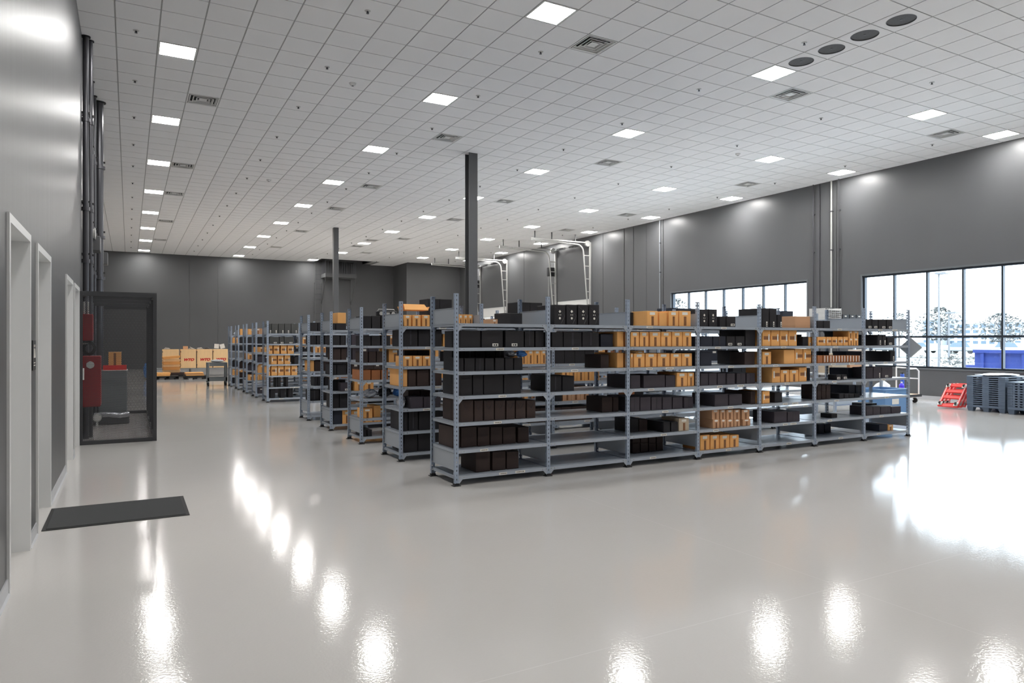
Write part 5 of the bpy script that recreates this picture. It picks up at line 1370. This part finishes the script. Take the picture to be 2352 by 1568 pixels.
# platform trolley by the wall
t = thing('platform_trolley', 'flat platform trolley with a tall white tube handle by the window wall', 'trolley', (17.2, 10.9, 0))
m = MB(); m.cbox(-.75, -.35, .17, .75, .35, .22, .008); m.build('deck', M['t'], t)
m = MB(); m.box(-.75, -.352, .16, .75, -.35, .225); m.build('edge_bumper', M['black'], t)
m = MB(); m.tube([(.70, -.30, .22), (.70, -.30, .82), (.66, -.26, .88), (.30, -.26, .88)], .018, 8); m.tube([(.70, .30, .22), (.70, .30, .88), (.66, .28, .90), (.66, -.26, .88)], .018, 8); m.tube([(.70, -.3, .62), (.70, .3, .62)], .015, 8); m.build('handle', M['white'], t)
for sx in (-1, 1):
    for sy in (-1, 1):
        m = MB(); m.cyl((sx * .6 - .018, sy * .26, .065), (sx * .6 + .018, sy * .26, .065), .065, n=16); m.build('castor', M['rubber'], t)
        m = MB(); m.box(sx * .6 - .03, sy * .26 - .03, .13, sx * .6 + .03, sy * .26 + .03, .17); m.build('castor_plate', M['zinc'], t)
t = thing('hand_pump', 'blue upright cylinder standing on the platform trolley', 'cylinder', (17.55, 10.82, .222))
m = MB(); m.cyl((0, 0, 0), (0, 0, .52), .045, n=14); m.build('body', M['blue'], t)
m = MB(); m.cyl((0, 0, .52), (0, 0, .56), .02, n=10); m.build('cap', M['black'], t)
t = thing('blue_bottle', 'short bright blue bottle on the trolley beside the tall cylinder', 'bottle', (17.36, 10.72, .222))
m = MB(); m.lathe([(0, 0), (.06, 0), (.062, .24), (.03, .29), (0, .29)], 14); m.build('body', mat('vivid_blue', (.07, .04, .75), .4, var=0), t)
m = MB(); m.cyl((0, 0, .29), (0, 0, .33), .02, n=10); m.build('cap', M['white'], t)
bag('plastic_bag', 'white plastic bag on the deck of the platform trolley', 16.9, 10.95, .222, .38, .35, .34, M['wrap'], 33)
# packing bench behind the racks
def bench(x, y, w, d, h, lab):
    t = thing('packing_bench', lab, 'bench', (x, y, 0))
    m = MB(); m.cbox(0, 0, h - .04, w, d, h, .005); m.build('worktop', M['white'], t)
    for xx in (.02, w - .07):
        for yy in (.02, d - .07): m = MB(); m.box(xx, yy, 0, xx + .05, yy + .05, h - .04); m.build('leg', M['steel'], t)
    m = MB(); m.box(.04, .04, .2, w - .04, d - .04, .23); m.build('lower_shelf', M['steel'], t)
    m = MB()
    for xx in (.02, w - .07): m.box(xx, d - .07, h, xx + .05, d - .02, h + 1.25)
    m.box(.02, d - .42, h + 1.13, w - .02, d - .02, h + 1.16); m.build('overhead_shelf', M['steel'], t)
bench(13.2, 9.6, 1.7, .75, .9, 'white-topped packing bench nearest the windows, right of the racks')
bench(13.2, 11.7, 1.7, .75, .9, 'white-topped packing bench with overhead shelf, second from the rack end')
bench(13.2, 13.8, 1.7, .75, .9, 'white-topped packing bench farthest back by the window wall')
random.seed(44)
def crate(x, y, z, w, d, h, m_, nm, lab, cat='box', r=0):
    t = thing(nm, lab, cat, (x, y, z), r)
    m = MB(); m.box(0, 0, 0, w, d, .01); m.box(0, 0, .01, w, .012, h); m.box(0, d - .012, .01, w, d, h); m.box(0, .012, .01, .012, d - .012, h); m.box(w - .012, .012, .01, w, d - .012, h); m.build('shell', m_, t)
    m = MB(); m.box(-.012, -.012, h - .03, w + .012, 0, h); m.box(-.012, d, h - .03, w + .012, d + .012, h); m.box(-.012, 0, h - .03, 0, d, h); m.box(w, 0, h - .03, w + .012, d, h); m.build('rim', m_, t)
    m = MB(); m.box(w * .3, -.002, h * .5, w * .6, 0, h * .68); m.build('label', M['paper'], t)
crate(13.3, 8.55, 0, .75, .6, .62, M['bluecr'], 'storage_bin', 'large pale blue storage bin on the floor behind the rack end', 'bin')
crate(14.3, 8.9, 0, .5, .45, .35, M['wrap'], 'storage_bin', 'white open bin on the floor beside the pale blue bin', 'bin')
k = 0
for (x, y, z, w, d, h, kd, lab) in ((13.3, 9.75, .901, .5, .4, .42, 'w', 'white carton on the nearest packing bench, rack side'), (13.9, 9.75, .901, .45, .4, .30, 't', 'tan carton in the middle of the nearest packing bench'), (13.98, 9.98, 2.061, .22, .3, .13, 'k', 'black carton beside the white trays on the high bench shelf'), (14.22, 9.98, 2.061, .22, .3, .13, 'k', 'middle black carton on the high shelf of the nearest bench'), (14.46, 9.98, 2.061, .22, .3, .13, 'k', 'black carton at the window end of the high bench shelf'),
 (14.4, 9.75, .901, .4, .4, .5, 'paper', 'tall white carton on the window end of the nearest bench'),
                                    (13.4, 11.85, .901, .5, .4, .35, 'paper', 'white carton on the second packing bench, rack side'), (14.1, 11.85, .901, .5, .4, .28, 'b', 'dark carton on the second packing bench'), (13.5, 12.12, 2.061, .4, .2, .2, 'o', 'orange carton on the overhead shelf of the second bench'), (14.2, 12.12, 2.061, .4, .2, .24, 'bluecr', 'pale blue carton on the overhead shelf of the second bench'),
                                    (13.4, 13.95, .901, .5, .4, .4, 'k', 'black carton on the farthest packing bench, rack side'), (14.2, 13.95, .901, .4, .4, .3, 'paper', 'white carton on the farthest packing bench')):
    m = MB(); m.cbox(0, 0, 0, w, d, h, .004); o = m.build('carton', M[kd], None, (x, y, z)); tag(o, lab, 'box'); decal('label', w * .3, h * .6, w * .6, h * .8, M['paper'] if kd != 'paper' else M['tape'], o)

# ---------------------------------------------------------------- outside
GZ = -.15
m = MB(); m.box(XR + .3, -250, GZ - .5, 700, 500, GZ); struct('ground', m, M['asph'])
m = MB(); m.box(XR + .26, -20, GZ, XR + 1.8, 60, -.03); struct('pavement', m, M['kerb'])
m = MB()
m.box(44, 8, GZ, 60, 200, GZ + .12); m.box(70, -60, GZ, 150, 260, GZ + .12); struct('lawn', m, M['lawn'])
t = thing('dumpster', 'large open blue steel dumpster outside the right windows', 'dumpster', (24.4, 8.6, GZ))
m = MB(); m.box(0, 0, .12, 1.7, 4.0, 1.42); m.build('body', M['dumps'], t)
for k in range(7): m = MB(); m.box(-.06, .1 + k * .6, .12, 0, .2 + k * .6, 1.36); m.build('rib', M['dumps'], t)
m = MB(); m.box(-.08, -.02, 1.36, 1.76, 4.02, 1.46); m.build('rim', M['dumps'], t)
m = MB(); m.box(.1, 4.02, .1, 1.5, 4.4, .95); m.build('step_box', M['dumps'], t)
for yy in (.4, 3.4): m = MB(); m.box(.1, yy, 0, 1.6, yy + .2, .12); m.build('skid', M['black'], t)
def tree(x, y, H, R, lab, seed, dens=650, base=.42, cat='tree', z0=GZ, mt='leaf'):
    random.seed(seed); t = thing('tree' if cat == 'tree' else 'shrub', lab, cat, (x, y, z0))
    m = MB()
    if cat == 'tree':
        m.tube([(0, 0, 0), (.03, .02, H * .4), (0, 0, H * .85)], .07, 7)
    brs = []
    for k in range(16 if cat == 'tree' else 8):
        z = H * random.uniform(base * .8, .8) if cat == 'tree' else .05; a = random.uniform(0, 2 * PI); r = R * random.uniform(.5, .95); z2 = z + random.uniform(.1, .3) * H
        p = (r * math.cos(a), r * math.sin(a), min(z2, H)); m.tube([(0, 0, z), (p[0] * .5, p[1] * .5, (z + p[2]) / 2 + .1), p], .018, 5); brs.append(p)
    m.build('trunk' if cat == 'tree' else 'stems', M['bark'], t)
    c = MB()
    for k in range(dens):
        u = random.random(); a = random.uniform(0, 2 * PI); zz = H * (base + (1 - base) * random.random()); tt = (zz / H - base) / (1 - base)
        rr = R * math.sqrt(u) * max(.2, math.sin(PI * min(1, tt * .85 + .12))); s_ = random.uniform(.05, .12) * (H / 4 + .4)
        P = Vector((rr * math.cos(a), rr * math.sin(a), zz)); d1_ = Vector((random.gauss(0, 1), random.gauss(0, 1), random.gauss(0, 1))).normalized(); d2_ = d1_.orthogonal().normalized()
        c.add([P - d1_ * s_, P + d2_ * s_ * .5, P + d1_ * s_, P - d2_ * s_ * .5], [(0, 1, 2, 3)])
    c.build('crown', M[mt], t)
tree(56, 31.5, 4.4, 1.9, 'bare leafy young tree outside the third window pane from the far end', 1, 750)
tree(62, 30.0, 4.0, 2.1, 'dense young tree outside behind the blue dumpster', 2, 900)
tree(58, 23.6, 4.1, 2.0, 'thin young tree outside at the picture edge', 3, 500)
tree(70, 43.5, 4.6, 2.6, 'pale thin tree outside beyond the diamond panel', 4, 700)
tree(62, 68, 7.2, 2.6, 'tree outside whose top shows in the far window band', 5, 700)
tree(66, 58, 6.0, 2.2, 'thin tree outside the middle of the far window band', 6, 400)
for i, (x, y, r) in enumerate(((40, 23.5, .7), (41, 22.4, .6), (47, 25.6, .8), (40, 20.8, .7), (50, 23.6, .8))):
    tree(x, y, .9, r, ('small dark shrub outside in the verge, %s one from the far end' % ORD[i]), 60 + i, 260, .1, 'shrub', GZ + (.12 if x > 44 else 0), 'shrub')
for (x, y, h, lab) in ((40, 22.55, 5.6, 'slim dark lamp post outside the right windows'), (60, 60.5, 8.5, 'pale lamp post outside the far window band'), (44, 24.2, 3.4, 'short utility pole with crossarm outside by the trees')):
    t = thing('lamp_post', lab, 'lamp post', (x, y, GZ + (.12 if x == 44 or x == 60 else 0)))
    m = MB(); m.cyl((0, 0, .3), (0, 0, h), .07, .04, n=8); m.build('pole', M['column'], t)
    m = MB(); m.cyl((0, 0, 0), (0, 0, .3), .16, n=12); m.build('base', M['kerb'], t)
    m = MB(); m.box(-.25, -.5, h - .1, .25, .1, h); m.build('lamp_head', M['column'], t)
def office(x, y0, y1, H, nf, nw, lab):
    t = thing('office_building', lab, 'building', (x, y0, GZ)); W_ = y1 - y0
    m = MB(); m.box(0, 0, 0, 20, W_, H); m.build('wall', M['bldg'], t)
    m = MB(); m.box(-.3, -.3, H, 20.3, W_ + .3, H + .5); m.build('roof', M['bldg'], t)
    for f in range(nf):
        for k in range(nw):
            a = W_ / nw; z = H * (f + .3) / nf
            m = MB(); m.box(-.12, k * a + a * .22, z, 0, k * a + a * .8, z + H / nf * .52); m.build('window', M['bwin'], t)
office(300, 168, 176, 10.6, 4, 3, 'pale office block far outside, taller end with dark windows')
office(304, 118, 167.5, 8.8, 4, 16, 'long pale office wing far outside beside the taller block')
office(304, 60, 112, 8.2, 4, 16, 'pale office building far outside at the picture edge')
for k, (x, y) in enumerate(((95, 56), (95, 50.5), (95, 45), (95, 62), (95, 39.5))):
    t = thing('parked_car', 'distant parked car outside, %s from the far end of the row' % ORD[(1, 2, 3, 0, 4)[k]], 'car', (x, y, GZ + .12))
    cm = M[('white', 'greycab', 'white', 'column', 'dumps')[k]]
    m = MB(); m.cbox(-.9, -2.1, .3, .9, 2.1, .85, .12); m.build('body', cm, t)
    m = MB(); m.add([(-.8, -1.3, .85), (.8, -1.3, .85), (.8, 1.4, .85), (-.8, 1.4, .85), (-.65, -.8, 1.42), (.65, -.8, 1.42), (.65, .9, 1.42), (-.65, .9, 1.42)], [(0, 1, 5, 4), (1, 2, 6, 5), (2, 3, 7, 6), (3, 0, 4, 7), (4, 5, 6, 7)]); m.build('cabin', M['bwin'], t)
    for yy in (-1.3, 1.3):
        for xx in (-.85, .65): m = MB(); m.cyl((xx, yy, .32), (xx + .2, yy, .32), .32, n=12); m.build('wheel', M['rubber'], t)
